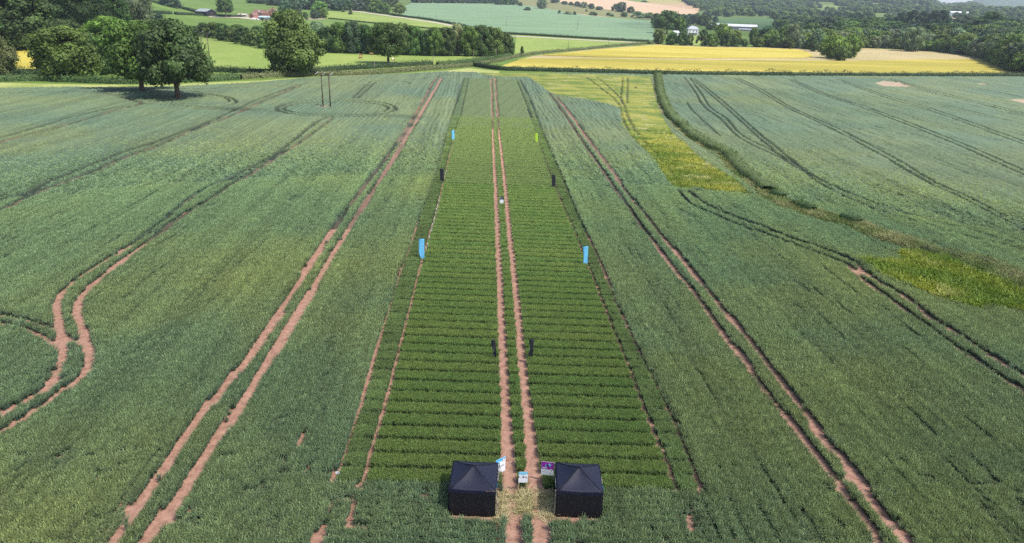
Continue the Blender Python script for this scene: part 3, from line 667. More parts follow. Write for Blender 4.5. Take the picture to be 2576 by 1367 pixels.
    for (P, q, c) in canopy:
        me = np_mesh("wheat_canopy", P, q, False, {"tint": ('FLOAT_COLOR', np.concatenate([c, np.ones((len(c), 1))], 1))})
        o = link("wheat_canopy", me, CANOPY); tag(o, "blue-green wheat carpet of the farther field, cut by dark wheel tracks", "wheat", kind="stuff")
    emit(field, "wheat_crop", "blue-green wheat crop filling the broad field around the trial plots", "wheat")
    emit(plots, "trial_plot_crop", "bright green wheat in short cross-cut trial plots along the two red tracks", "wheat")
    emit(grass, "lodged_grass", "yellow-green wind-flattened grass between wheat and rough strip", "grass")
    emit(verge, "verge_grass", "dry tussocky grass strip dividing the two wheat fields", "grass")
    emit(straw, "straw", "flattened straw on the ground between the black tents", "straw")
crops()

# ------------------------------------------------------------------ trees
def env(kind, u):
    if kind == 'oak': return .5 * (math.sqrt(max(0, 1 - max(0, (u - .3) / .72) ** 2)) if u > .3 else .72 + .28 * u / .3)
    if kind == 'round': return .5 * math.sqrt(max(.02, 1 - ((u - .4) / .62) ** 2))
    if kind == 'tall': return .5 * max(.12, math.sin(math.pi * min(1, max(0, u * .9 + .08)) ** .75)) ** .55
    if kind == 'bush': return .5 * math.sqrt(max(.02, 1 - max(0, (u - .15) / .87) ** 2))
    return .5 * math.sqrt(max(.02, 1 - ((u - .5) / .55) ** 2))
Z0 = {'oak': .25, 'round': .02, 'tall': .04, 'bush': .0, 'willow': .05}
def crown_mesh(name, kind, seed, n, card, nl=26, lr=.17, mat=None):
    r = random.Random(seed); z0 = Z0[kind]; lobes = []
    for i in range(nl):
        u = (i + r.random()) / nl; a = i * 2.39996 + r.uniform(-.5, .5); e = env(kind, u)
        rad = lr * r.uniform(.6, 1.4) * (.7 + .6 * e); q = max(0, e - rad * .8) * r.uniform(.6, 1.2)
        z = z0 + u * (1 - z0); z = min(max(z, z0 + rad * .5), 1 - rad * .75)
        lobes.append((q * math.cos(a), q * math.sin(a), z, rad, r.uniform(.68, 1.32)))
    g = np.random.default_rng(seed)
    L = np.array(lobes); wgt = L[:, 3] ** 2; k = g.choice(nl, n, p=wgt / wgt.sum())
    d = g.normal(size=(n, 3)); d[:, 2] += .35; d /= np.linalg.norm(d, axis=1)[:, None]
    if kind == 'willow': d[:, 2] *= .8
    rr = L[k, 3] * g.uniform(.72, 1.12, n) * (1 + .25 * np.sin(d[:, 0] * 9 + k) * np.sin(d[:, 1] * 8 + 2 * k))
    P = L[k, :3] + d * rr[:, None] * np.array([1, 1, .85])
    if kind == 'willow': P[:, 2] -= g.random(n) ** 2 * .12
    P[:, 2] = np.clip(P[:, 2], z0 * .8, 1.02)
    nn = d + g.normal(size=(n, 3)) * .36; nn /= np.linalg.norm(nn, axis=1)[:, None]
    t = np.cross(nn, g.normal(size=(n, 3))); t /= np.linalg.norm(t, axis=1)[:, None] + 1e-9; b = np.cross(nn, t)
    sz = card * g.uniform(.55, 1.35, (n, 1)) * .5; asp = g.uniform(.6, 1.0, (n, 1))
    if kind == 'willow': t = t * .3 + np.array([0, 0, -1.0]); t /= np.linalg.norm(t, axis=1)[:, None]; asp = asp * .5; sz = sz * 1.3
    V = np.stack([P + t * sz, P + b * sz * asp, P - t * sz, P - b * sz * asp], 1).reshape(-1, 3)
    tone = np.repeat(L[k, 4] * g.uniform(.75, 1.25, n), 4)
    Fc = np.arange(4 * n).reshape(n, 4)
    # inner leaf mass that blocks the view through each bough
    bm = bmesh.new(); bmesh.ops.create_icosphere(bm, subdivisions=1, radius=1); iv = np.array([v.co[:] for v in bm.verts]); fi = np.array([[v.index for v in f.verts] for f in bm.faces]); bm.free()
    VV = [V]; FF = [np.concatenate([Fc[:, [0, 1, 2]], Fc[:, [0, 2, 3]]])]; TT = [tone]; off = 4 * n
    for x, y, z, rad, tn in lobes:
        q = iv * rad * .74 * g.uniform(.8, 1.1, (len(iv), 1)); VV.append(q + [x, y, z]); FF.append(fi + off); TT.append(np.full(len(iv), tn * .9)); off += len(iv)
    me = np_mesh(name, np.concatenate(VV), np.concatenate(FF), False, {"leaf_tone": ('FLOAT', np.concatenate(TT))})
    me.materials.append(mat or FOL); return me
def trunk_mesh(kind, seed):
    r = random.Random(seed); m = MB(); top = .62 if kind != 'bush' else .4
    tr = .034 if kind == 'oak' else .024
    m.tube([(0, 0, -.03), (0, 0, .01), (.004, 0, .08), (-.006, .006, .25), (.01, 0, top)], [tr * 1.7, tr * 1.35, tr, tr * .8, tr * .3], 9)
    for i in range(6):
        a = i * 1.05 + r.uniform(-.3, .3); z = r.uniform(.2, .45); q = r.uniform(.2, .34)
        m.tube([(0, 0, z), (q * .5 * math.cos(a), q * .5 * math.sin(a), z + .12), (q * math.cos(a), q * math.sin(a), z + r.uniform(.16, .3))], [tr * .5, tr * .33, tr * .12], 6)
    bmesh.ops.recalc_face_normals(m.bm, faces=m.bm.faces[:]); me = bpy.data.meshes.new("trunk"); m.bm.to_mesh(me); m.bm.free()
    for p in me.polygons: p.use_smooth = True
    me.materials.append(BARK); return me
HI = {'oak': [crown_mesh("crown", 'oak', 11, 12000, .042, 34, .16), crown_mesh("crown", 'oak', 12, 12000, .042, 34, .16)],
      'round': [crown_mesh("crown", 'round', 13, 11000, .046, 34, .165), crown_mesh("crown", 'round', 14, 11000, .046, 30, .175)]}
LO = {'oak': [crown_mesh("crown", 'oak', 21, 3200, .055, 28), crown_mesh("crown", 'oak', 22, 3200, .055, 24)],
      'round': [crown_mesh("crown", 'round', 23, 3200, .06, 28), crown_mesh("crown", 'round', 24, 3200, .06, 24), crown_mesh("crown", 'round', 27, 3200, .06, 30, .14)],
      'tall': [crown_mesh("crown", 'tall', 25, 3000, .055, 26, .13)], 'bush': [crown_mesh("crown", 'bush', 26, 2200, .07, 18, .2)],
      'willow': [crown_mesh("crown", 'willow', 28, 4200, .06, 24, .18)]}
TRK = {k: trunk_mesh(k, 31) for k in LO}
DARK, MID, BRIGHT, PALE, OLIVE, BLUISH = (.050, .095, .022), (.085, .142, .027), (.125, .195, .034), (.155, .21, .10), (.10, .15, .040), (.050, .092, .044)
def pxm(p):
    """grid steps per metre of height at a ground point"""
    a = np.array([[p.x, p.y, p.z], [p.x, p.y, p.z + 5.0]]); _, y, _z = pix(a); return (y[0] - y[1]) / 5.0
def tree_world(kind, p, wid, hgt, col, label, group=None, hi=False, cat="tree", name=None):
    o = empty(name or {'oak': "oak_tree", 'round': "broadleaf_tree", 'tall': "poplar_tree", 'bush': "bush", 'willow': "willow_tree"}[kind], p, random.uniform(0, 6.28))
    me = random.choice((HI if hi and kind in HI else LO)[kind])
    j = [random.uniform(.88, 1.12) for _ in range(3)]
    c = link("crown", me, None, o); c.scale = (wid, wid * random.uniform(.9, 1.1), hgt); c.color = (col[0] * j[0], col[1] * j[1], col[2] * j[2], 1)
    t = link("trunk", TRK[kind], None, o); t.scale = (max(wid, hgt * .7), max(wid, hgt * .7), hgt)
    return tag(o, label, cat, group)
def tree(kind, px, py, wpx, hpx, col, label, group=None, hi=False, cat="tree", name=None):
    p = at(px, py); return tree_world(kind, p, wpx * mpp(p), hpx / pxm(p), col, label, group, hi, cat, name)

# left group
tree('oak', 449, 251, 190, 192, DARK, "large dark oak with a thick bare trunk in the wheat, nearest of all trees", hi=True)
tree('oak', 359, 232, 172, 172, MID, "dark oak in the wheat close behind the nearest oak, its trunk to the left", hi=True)
tree('round', 170, 200, 158, 128, MID, "broad bright-topped tree with foliage down to the hedge beside the golden left field", hi=True)
tree('round', -4, 188, 92, 100, OLIVE, "pale olive tree cut by the left edge of the picture", hi=True)
for q in ((250, 186, 95, 95, DARK, "dark tree in the gap between the broad bright-topped tree and the oaks"), (320, 178, 90, 110, DARK, "dark tree half hidden behind the trunk of the second oak"),
          (225, 150, 60, 66, MID, "small mid-green tree rising behind the broad bright-topped tree")):
    tree('round', *q, hi=True)
G = "trees on the shaded hillside at upper left"
hill = [('round', 60, 122, 190, 140, DARK, "biggest dark tree on the upper left hillside, above the small golden field"), ('round', 280, 128, 120, 84, BRIGHT, "bright green tree above the gap between the two front oaks"),
        ('round', 232, 112, 60, 50, MID, "small tree beside the sandy bank on the left hillside"), ('round', 385, 112, 64, 60, MID, "tree right behind the top of the nearest oak"),
        ('willow', 350, 64, 90, 84, PALE, "pale greyish tree on the hillside edge next to the farm fields"), ('bush', 398, 66, 50, 30, BLUISH, "rounded dark bush below the pale greyish hillside tree"),
        ('round', 205, 70, 110, 92, DARK, "dark tree at the top of the frame above the sandy bank"), ('round', 280, 62, 90, 84, DARK, "dark hillside tree between the pale greyish tree and the sandy bank"),
        ('round', 120, 66, 120, 90, DARK, "dark tree at the top behind the biggest hillside tree"), ('round', 0, 92, 120, 112, DARK, "dark tree in the far upper left corner"),
        ('round', 160, 110, 90, 60, DARK, "low dark tree beside the biggest hillside tree"), ('round', 430, 18, 60, 34, BLUISH, "small tree where the diagonal farm hedge starts"),
        ('round', -60, 130, 140, 140, DARK, "dark hillside tree just past the left edge")]
for q in hill: tree(q[0], *q[1:], group=G, hi=q[3] > 80)
# big pair and the pasture oak
tree('round', 736, 190, 124, 158, MID, "tall full-crowned tree at the hedge behind the twin wooden poles", hi=True)
tree('oak', 752, 191, 138, 112, MID, "second trunk and lower crown on the right of the tall full-crowned tree", hi=True)
tree('oak', 977, 161, 96, 100, DARK, "lone dark oak casting a shadow on the bright cattle pasture", hi=True)
# belt of trees behind the pasture
G = "belt of trees behind the cattle pasture"
belt = [(490, 88, 40, 22, MID), (515, 92, 40, 34, DARK), (540, 97, 44, 40, MID), (562, 103, 40, 44, DARK), (588, 106, 40, 38, OLIVE), (612, 112, 42, 44, DARK), (640, 116, 44, 42, OLIVE), (668, 122, 40, 44, MID), (800, 130, 50, 74, PALE), (826, 132, 56, 62, DARK), (858, 133, 58, 74, MID), (890, 134, 58, 78, BLUISH),
        (920, 135, 50, 70, DARK), (945, 137, 50, 66, MID), (1012, 138, 54, 78, OLIVE), (1042, 139, 50, 72, MID), (1068, 140, 44, 62, DARK), (1094, 141, 46, 70, MID), (1122, 141, 50, 70, DARK), (1180, 142, 54, 72, MID), (1210, 142, 56, 76, DARK), (1242, 141, 56, 70, MID), (1268, 139, 46, 58, DARK), (1283, 137, 26, 44, DARK)]
for px, py, w_, h_, c in belt: tree('round', px, py, w_, h_, c, "broadleaf tree in the unbroken belt behind the cattle pasture", G, hi=h_ > 60)
for px, py, w_, h_, c in ((845, 122, 60, 60, MID), (905, 124, 60, 64, MID), (980, 126, 60, 60, DARK), (1030, 128, 50, 62, MID), (1085, 130, 50, 56, BLUISH), (1165, 130, 50, 64, DARK), (1225, 130, 56, 62, MID), (600, 92, 50, 30, MID), (650, 100, 50, 34, DARK)):
    tree('round', px, py, w_, h_, c, "broadleaf tree in the unbroken belt behind the cattle pasture", G)
tree('willow', 1149, 140, 44, 80, (.175, .25, .10), "pale cream-green willow among the dark belt trees")
# farm and slope trees
for q in (('oak', 569, 44, 44, 50, DARK, "lone dark tree between the black barn and the brick barn"), ('round', 722, 48, 44, 44, BLUISH, "bluish tree crowding the right side of the farmhouse"), ('round', 750, 48, 28, 40, BLUISH, "dark tree beside the farm drive"),
          ('bush', 768, 49, 18, 18, DARK, "small round dark tree at the end of the farm drive"), ('round', 806, 38, 40, 34, BRIGHT, "bright green tree above the small orchard group by the farm drive"),
          ('round', 792, 48, 26, 22, BLUISH, "darker small tree of the orchard group by the farm drive"), ('round', 812, 47, 26, 24, MID, "greener small tree of the orchard group by the farm drive"),
          ('bush', 863, 31, 10, 12, OLIVE, "tiny tree in a guard at the top of the sunlit pasture"), ('bush', 882, 37, 11, 12, DARK, "little dark round bush in the sunlit pasture"),
          ('round', 946, 32, 38, 33, BRIGHT, "bright green tree on the hedge at the top of the sunlit pasture"), ('round', 968, 35, 30, 29, MID, "mid-green tree next to the bright one on the top hedge"), ('oak', 1004, 41, 34, 32, OLIVE, "lone olive tree on the lower edge of the blue-green field")):
    tree(*q)
G = "dark tree row above the farm pasture"
for px, py, w_, h_ in ((772, 24, 44, 30), (800, 26, 44, 40), (826, 26, 36, 30), (850, 27, 34, 30), (872, 27, 34, 30), (896, 27, 40, 34), (918, 26, 40, 36), (690, 14, 40, 18), (720, 16, 40, 18), (745, 18, 40, 20), (640, 8, 40, 10), (660, 10, 40, 12), (985, 18, 34, 26), (965, 14, 40, 20), (940, 14, 50, 26)):
    tree('round', px, py, w_, h_, random.choice((DARK, BLUISH)), "dark broadleaf tree in the row along the top of the farm slope", G)
G = "trees along the top of the blue-green field"
for px in range(1045, 1310, 19): tree('round', px, 8 + (px - 1045) * .008 + (3 if px > 1240 else 0), 26, random.uniform(11, 20), random.choice((DARK, BLUISH, BLUISH)), "dark tree in the row along the top of the blue-green field", G)
G = "scattered bushes and trees on the far slope"
for kind, px, py, w_, h_, c in (('round', 1309, 16, 13, 10, DARK), ('bush', 1327, 27, 20, 9, BLUISH), ('willow', 1363, 23, 32, 27, PALE), ('round', 1395, 8, 26, 14, BLUISH), ('bush', 1407, 35, 9, 9, DARK), ('bush', 1428, 37, 24, 8, PALE), ('bush', 1445, 38, 11, 9, DARK), ('round', 1420, 12, 16, 9, BLUISH), ('round', 1436, 14, 14, 9, DARK), ('round', 1452, 17, 18, 13, BLUISH),
                                ('round', 1468, 20, 20, 15, PALE), ('round', 1487, 23, 16, 14, BLUISH), ('round', 1507, 26, 18, 10, BLUISH), ('bush', 1492, 39, 26, 9, DARK), ('bush', 1531, 40, 14, 8, DARK), ('bush', 1475, 30, 6, 6, DARK), ('round', 1548, 28, 20, 18, OLIVE), ('round', 1562, 31, 30, 26, BLUISH), ('round', 1586, 33, 22, 16, DARK), ('round', 1570, 43, 18, 12, DARK),
                                ('bush', 1605, 46, 34, 17, PALE), ('bush', 1632, 47, 30, 15, OLIVE), ('bush', 1540, 42, 12, 6, DARK), ('bush', 1365, 2, 20, 10, BLUISH), ('bush', 1620, 5, 18, 3, DARK)):
    tree(kind, px, py, w_, h_, c, "small tree or bush scattered over the far slope below the ripe field", G)
# round the white house
for q in (('oak', 1677, 86, 66, 58, DARK, "tallest dark tree on the left of the white house"), ('round', 1707, 87, 30, 44, BRIGHT, "bright green tree touching the left of the white house"), ('round', 1705, 60, 30, 24, BLUISH, "bluish tree behind the tallest tree by the white house"), ('round', 1720, 94, 16, 18, DARK, "low dark tree at the left corner of the white house"),
          ('willow', 1656, 112, 36, 40, OLIVE, "olive-brown tree at the left end of the garden hedge"), ('round', 1690, 114, 34, 32, DARK, "low dark tree in the garden hedge below the tallest tree"), ('round', 1714, 115, 34, 34, DARK, "dark tree in the middle of the garden hedge"), ('round', 1733, 115, 20, 28, MID, "tree at the right end of the garden hedge by the lawn"),
          ('tall', 1768, 117, 36, 42, DARK, "dense dark evergreen right of the lawn"), ('round', 1790, 118, 34, 34, MID, "dark tree between the evergreen and the bright ash"), ('round', 1815, 112, 50, 52, BRIGHT, "bright ash tree hiding the left end of the long white shed"), ('round', 1826, 118, 30, 36, DARK, "ivy-dark tree under the bright ash"), ('round', 1850, 112, 34, 36, BRIGHT, "bright tree below the middle of the long shed"),
          ('round', 1848, 118, 30, 24, DARK, "low dark tree before the bright tree below the shed"), ('round', 1872, 118, 20, 20, OLIVE, "thin olive tree right of the gap below the shed"), ('willow', 1892, 112, 22, 44, OLIVE, "slender feathery tree below the right end of the shed"), ('round', 1905, 119, 34, 26, MID, "rounded tree on the hedge right of the slender feathery tree"),
          ('round', 1745, 62, 34, 24, BLUISH, "dark tree behind the left chimney of the white house"), ('round', 1768, 66, 40, 28, MID, "dark tree behind the right side of the white house"), ('round', 1790, 76, 34, 20, MID, "tree between the white house and the long shed")):
    tree(*q)
tree('round', 2095, 148, 70, 58, BRIGHT, "big bright rounded tree standing forward in the dry field"); tree('round', 2136, 147, 52, 62, BRIGHT, "right half of the bright clump standing forward in the dry field"); tree('round', 2112, 153, 40, 36, MID, "low front tree of the clump standing forward in the dry field")
tree('willow', 2292, 130, 66, 62, PALE, "pale drooping willow at the edge of the right wood"); tree('tall', 2478, 108, 80, 76, DARK, "tall dark double-topped tree rising out of the right wood")
for q in ((2258, 92, 44, 58), (2285, 94, 46, 66), (2312, 92, 46, 62), (2338, 94, 44, 66), (2362, 92, 38, 64), (2228, 90, 40, 46)):
    tree('tall', *q, (.040, .075, .030), "tall dark poplar in the massed group behind the pale drooping willow", "tall poplars behind the willow")
for q in ((2150, 66, 60, 34), (2105, 62, 56, 30), (2190, 74, 50, 30), (2420, 84, 50, 46), (2540, 96, 70, 50), (1985, 66, 60, 24)):
    tree('round', *q, (.042, .078, .034), "big dark rounded tree standing above the right wood", "big dark trees above the right wood")
tree('willow', 1990, 122, 42, 62, PALE, "pale grey-green tree in front of the right wood"); tree('tall', 2042, 130, 30, 38, DARK, "narrow dark tree at the wood edge by the rounded barley corner"); tree('bush', 2066, 132, 24, 24, BRIGHT, "light green bush at the wood edge by the rounded barley corner")
tree('bush', 1313, 136, 11, 19, DARK, "ivy-covered stump at the corner of the pasture", cat="stump", name="ivy_stump")
# the wood on the right: single trees, nearest rows
FRONT = smooth_line([(p.x, p.y) for p in (at(a, b) for a, b in ((1925, 119), (1965, 122), (2010, 124), (2060, 126), (2160, 122), (2250, 124), (2351, 131), (2430, 141), (2482, 150), (2515, 165), (2560, 184), (2640, 200)))], 12)
Fp = [Vector(p) for p in FRONT]; cum = [0.0]
for a, b in zip(Fp, Fp[1:]): cum.append(cum[-1] + (b - a).length)
def along(s_):
    i = min(max(int(np.searchsorted(cum, s_)) - 1, 0), len(Fp) - 2); return Fp[i].lerp(Fp[i + 1], (s_ - cum[i]) / max(cum[i + 1] - cum[i], 1e-6))
for k, (off, sp, h0, h1) in enumerate(((4, 12, 9, 14), (16, 14, 14, 19), (34, 17, 16, 23), (58, 21, 16, 23), (95, 26, 17, 24), (145, 31, 17, 26), (210, 38, 18, 27), (300, 48, 18, 28))):
    s_ = random.uniform(0, sp)
    while s_ < cum[-1]:
        p = along(s_); out = p.normalized(); q = p + out * (off + random.uniform(-.35, .35) * sp)
        hh = random.uniform(h0, h1); kd = random.choice(('round', 'round', 'round', 'oak', 'tall' if k > 2 else 'round', 'willow' if k < 3 else 'round'))
        c = random.choice((MID, BRIGHT, BLUISH, MID, OLIVE, BRIGHT, PALE)) if k < 3 else random.choice((DARK, BLUISH, DARK, MID))
        ppx, ppy, _ = pix(np.array([[q.x, q.y, 0.0]]))
        if not (k > 3 and ppx[0] < 2000):
            wd = sp * random.uniform(1.0, 1.45) if kd != 'willow' else sp * 1.1
            tree_world(kd, Vector((q.x, q.y, float(terrain(q.x, q.y)))), wd, hh, PALE if kd == 'willow' else c,
                       "broadleaf tree in the front of the right wood along the dry field" if k < 3 else "dark tree deep in the right wood", "front trees of the right wood" if k < 3 else "deeper trees of the right wood")
        s_ += sp * random.uniform(.75, 1.25)

# ------------------------------------------------------------------ far woods: one mass of crowns
def far_wood():
    me0 = crown_mesh("wood_crown", 'round', 61, 700, .12, 14, .2, FOLI); ob = bpy.data.objects.new("wood_crown", me0)
    d = np.sqrt(rng.uniform(1050 ** 2, 5200 ** 2, 42000)); az = np.radians(rng.uniform(-26, 43, 42000))
    X, Y = d * np.sin(az), d * np.cos(az); Z = terrain(X, Y)
    px, py, _ = pix(np.stack([X, Y, Z], 1)); ok = (py > -60) & (px > -100) & (px < 2700)
    m1 = vnoise(X, Y, 260, 91) * .6 + vnoise(X, Y, 110, 92) * .4
    hedge = (np.abs((X * .94 + Y * .34) % 230 - 115) < 7) | (np.abs((Y * .94 - X * .34) % 330 - 165) < 7)
    azd = np.degrees(az)
    right = sstep(7, 12, azd)
    ok &= (m1 > .66 - .265 * right) | (hedge & (rng.random(42000) < .5))
    ok &= ~((azd < 6) & (d < 1500))
    for pp in ([(1000, 60), (1000, 15), (1040, 3), (1290, 5), (1405, 4), (1400, -14), (1660, -14), (1765, 26), (1762, 50), (1648, 60), (1645, 110)], [(1772, 66), (1850, 40), (1940, 43), (1968, 76), (1880, 84)],
               [(560, 60), (560, -10), (1010, -10), (1010, 60)], [(1725, 100), (1725, 60), (1900, 52), (1900, 100)]):
        ok &= ~inside(px, py, pp)
    X, Y, Z, d = X[ok], Y[ok], Z[ok], d[ok]
    n = min(len(X), 9000); X, Y, Z, d = X[:n], Y[:n], Z[:n], d[:n]
    s_ = rng.uniform(13, 24, n) * (1 + .25 * sstep(2000, 5000, d)); h_ = rng.uniform(11, 19, n)
    c = np.array([BLUISH, DARK, MID, OLIVE])[rng.integers(0, 4, n)] * rng.uniform(.8, 1.2, (n, 1))
    z = np.zeros(n)
    scatter("distant_wood", np.stack([X, Y, Z - .5], 1), rng.uniform(0, 6.28, n), (z, z), np.stack([s_, s_, h_], 1), c, ob, "bluish far woods and hedgerow trees covering the distant hillsides", "wood")
    print("far wood", n)
far_wood()

# ------------------------------------------------------------------ hedges
def hedge(px_pts, wid, hgt, col, label, card=.5, dens=7.0, name="hedge", world=None, var=.25, seed=0):
    W = world or [at(a, b) for a, b in px_pts]
    L = smooth_line([(p.x, p.y) for p in W], 6); g = np.random.default_rng(seed + len(L))
    P = np.array(L); seg = np.hypot(*(P[1:] - P[:-1]).T); cs = np.concatenate([[0], np.cumsum(seg)]); tot = cs[-1]
    n = int(min(tot * (wid + 2 * hgt) * dens, 26000)); s_ = g.uniform(0, tot, n); i = np.clip(np.searchsorted(cs, s_) - 1, 0, len(seg) - 1); t = (s_ - cs[i]) / np.maximum(seg[i], 1e-6)
    base = P[i] + (P[i + 1] - P[i]) * t[:, None]; dr = (P[i + 1] - P[i]) / np.maximum(seg[i], 1e-6)[:, None]; nr = np.stack([-dr[:, 1], dr[:, 0]], 1)
    hh = hgt * (1 + var * (np.interp(s_, np.linspace(0, tot, int(tot / 2.5) + 4), g.normal(0, .55, int(tot / 2.5) + 4)))); ww = wid * (1 + var * .5 * np.interp(s_, np.linspace(0, tot, int(tot / 3) + 4), g.normal(0, .5, int(tot / 3) + 4)))
    a = g.uniform(-.12, 1.12, n) * math.pi; ex = .62
    cx_ = np.sign(np.cos(a)) * np.abs(np.cos(a)) ** ex * ww * .5; cz = np.abs(np.sin(np.clip(a, 0, math.pi))) ** ex * hh
    cz = np.where(g.random(n) < .45, cz * g.random(n), cz)
    jit = g.normal(0, .09, (n, 3)) * min(wid, hgt)
    X = base[:, 0] + nr[:, 0] * cx_ + jit[:, 0]; Y = base[:, 1] + nr[:, 1] * cx_ + jit[:, 1]; Z = terrain(base[:, 0], base[:, 1]) + np.maximum(cz + jit[:, 2], .05)
    C = np.stack([X, Y, Z], 1)
    nn = np.stack([nr[:, 0] * np.cos(a), nr[:, 1] * np.cos(a), np.abs(np.sin(a)) + .2], 1) + g.normal(0, .45, (n, 3)); nn /= np.linalg.norm(nn, axis=1)[:, None]
    tt = np.cross(nn, g.normal(size=(n, 3))); tt /= np.linalg.norm(tt, axis=1)[:, None] + 1e-9; bb = np.cross(nn, tt); sz = card * g.uniform(.5, 1.3, (n, 1)) * .5
    V = np.stack([C + tt * sz, C + bb * sz * .8, C - tt * sz, C - bb * sz * .8], 1).reshape(-1, 3)
    tone = np.interp(s_, np.linspace(0, tot, int(tot / 4) + 4), g.uniform(.7, 1.3, int(tot / 4) + 4)) * g.uniform(.75, 1.25, n)
    Fc = np.arange(4 * n).reshape(n, 4)
    # twiggy body
    m = len(P); zb = terrain(P[:, 0], P[:, 1]); dd = np.gradient(P, axis=0); dd /= np.linalg.norm(dd, axis=1)[:, None]; nm = np.stack([-dd[:, 1], dd[:, 0]], 1)
    prof = [(-.4, -.1), (-.42, .45), (-.3, .78), (.3, .78), (.42, .45), (.4, -.1)]
    B = np.concatenate([np.stack([P[:, 0] + nm[:, 0] * u * wid, P[:, 1] + nm[:, 1] * u * wid, zb + v * hgt], 1)[:, None] for u, v in prof], 1).reshape(-1, 3)
    q = len(prof); bf = [[k * q + j, k * q + j + 1, (k + 1) * q + j + 1, (k + 1) * q + j] for k in range(m - 1) for j in range(q - 1)]
    me = np_mesh(name, np.concatenate([V, B]), np.concatenate([Fc, np.array(bf) + 4 * n]), False, {"leaf_tone": ('FLOAT', np.concatenate([np.repeat(tone, 4), np.full(len(B), .9)]))})
    o = link(name, me, FOL); o.color = (*col, 1); tag(o, label, "hedge"); return o
HG, HB, HO = (.055, .10, .028), (.032, .06, .02), (.11, .13, .05)
hedge([(-160, 207), (0, 205.5), (103, 204), (231, 209), (334, 211), (420, 207), (534, 204), (600, 200)], 3.2, 2.6, HG, "thick trimmed green hedge behind the oaks at the left edge of the wheat")
hedge([(606, 200), (661, 196), (772, 191.5), (885, 190), (987, 184), (1060, 178), (1116, 173.5), (1185, 167.5)], 2.6, 2.3, HO, "brownish-green hedge bordering the wheat, front one of the lane's pair", seed=2)
hedge([(-160, 188), (40, 188), (160, 187), (330, 184), (541, 182), (628, 186), (772, 186), (859, 178), (961, 171.5), (1040, 167), (1086, 164.5)], 2.6, 2.6, HB, "darker hedge along the foot of the cattle pasture, back one of the lane's pair", seed=3)
hedge([(1100, 165.5), (1150, 161), (1192, 156.5), (1235, 150), (1282, 141.5)], 2.4, 2.2, HG, "short green hedge between pasture and lane right of the gateway", seed=4)
hedge([(1190, 166), (1230, 159), (1256, 155), (1312, 142.5), (1380, 134), (1461, 126.5), (1530, 119), (1590, 113.5), (1650, 108)], 2.4, 1.9, HO, "pale olive hedge running from the field corner up to the white house garden", seed=5)
hedge([(1192, 167), (1256, 176.5), (1333, 179.5), (1487, 183), (1641, 187), (1769, 190), (1917, 190.5), (2069, 192), (2300, 192.5), (2576, 193), (2760, 195)], 2.4, 2.4, HB, "long dark hedge between the wheat and the golden barley", var=.4, seed=6)
hedge([(1272, 86.5), (1340, 90), (1410, 94), (1538, 101.5), (1632, 106)], 2.2, 2.4, HB, "thin dark hedge along the bottom of the blue-green field", seed=7)
hedge([(905, 27), (950, 32), (1013, 42.5), (1060, 48), (1097, 54), (1130, 60), (1160, 66), (1185, 74)], 2.6, 2.6, HB, "dark hedge following the upper side of the pale farm track", var=.5, seed=8)
hedge([(826, 47.5), (880, 53), (956, 61), (1064, 71.5), (1139, 75.5)], 1.6, 1.5, HB, "low thin dark hedge across the sunlit sloping pasture", seed=9)
hedge([(375, 4), (400, 10), (439, 18), (475, 27), (509, 36)], 4.5, 3.6, HB, "thick diagonal hedge descending to the black barn", seed=10)
hedge([(380, 33), (400, 34), (431, 35.5)], 3.0, 2.4, HB, "left piece of the clipped hedge below the black barn", seed=11)
hedge([(441, 37), (480, 38.5), (517, 40.5)], 3.2, 2.8, HB, "right piece of the clipped hedge below the black barn", seed=12)
hedge([(545, 41), (575, 43), (610, 43.5)], 3.4, 3.0, HB, "dark clipped hedge under the lone farm tree", seed=13)
RH = [at(a, b) for a, b in VERGE_PX]
hedge(None, 3.4, 1.7, (.095, .135, .04), "long rough hedge curving between the two wheat fields", card=.32, dens=16, world=[p + Vector((.5, 0, 0)) for p in RH[:10]], var=.5, seed=14)
for px, py, w_, h_, lab in ((1955, 500, 2.8, 1.6, "bushy thicket just past the end of the curving rough hedge"), (2020, 531, 4.6, 1.7, "longest dark thicket on the rough strip between the wheat fields"), (2086, 553, 1.5, 1.1, "small round bush between two thickets on the rough strip"), (2138, 563, 3.6, 1.6, "dark thicket on the rough strip above the green patch"),
                            (2338, 640, 2.4, 1.2, "low bush above the yellow-green patch"), (2395, 648, 3.2, 1.0, "sprawling bramble above the yellow-green patch"), (2490, 672, 3.4, 1.1, "bramble at the right end of the rough strip")):
    p = at(px, py); d_ = (at(px + 20, py + 8) - p).normalized()
    hedge(None, min(w_ * .6, 2.0), h_, HG if h_ > 1.2 else (.12, .14, .05), lab, card=.26, dens=26, name="thicket", world=[p - d_ * w_ * .5, p, p + d_ * w_ * .5], var=.6, seed=int(px))

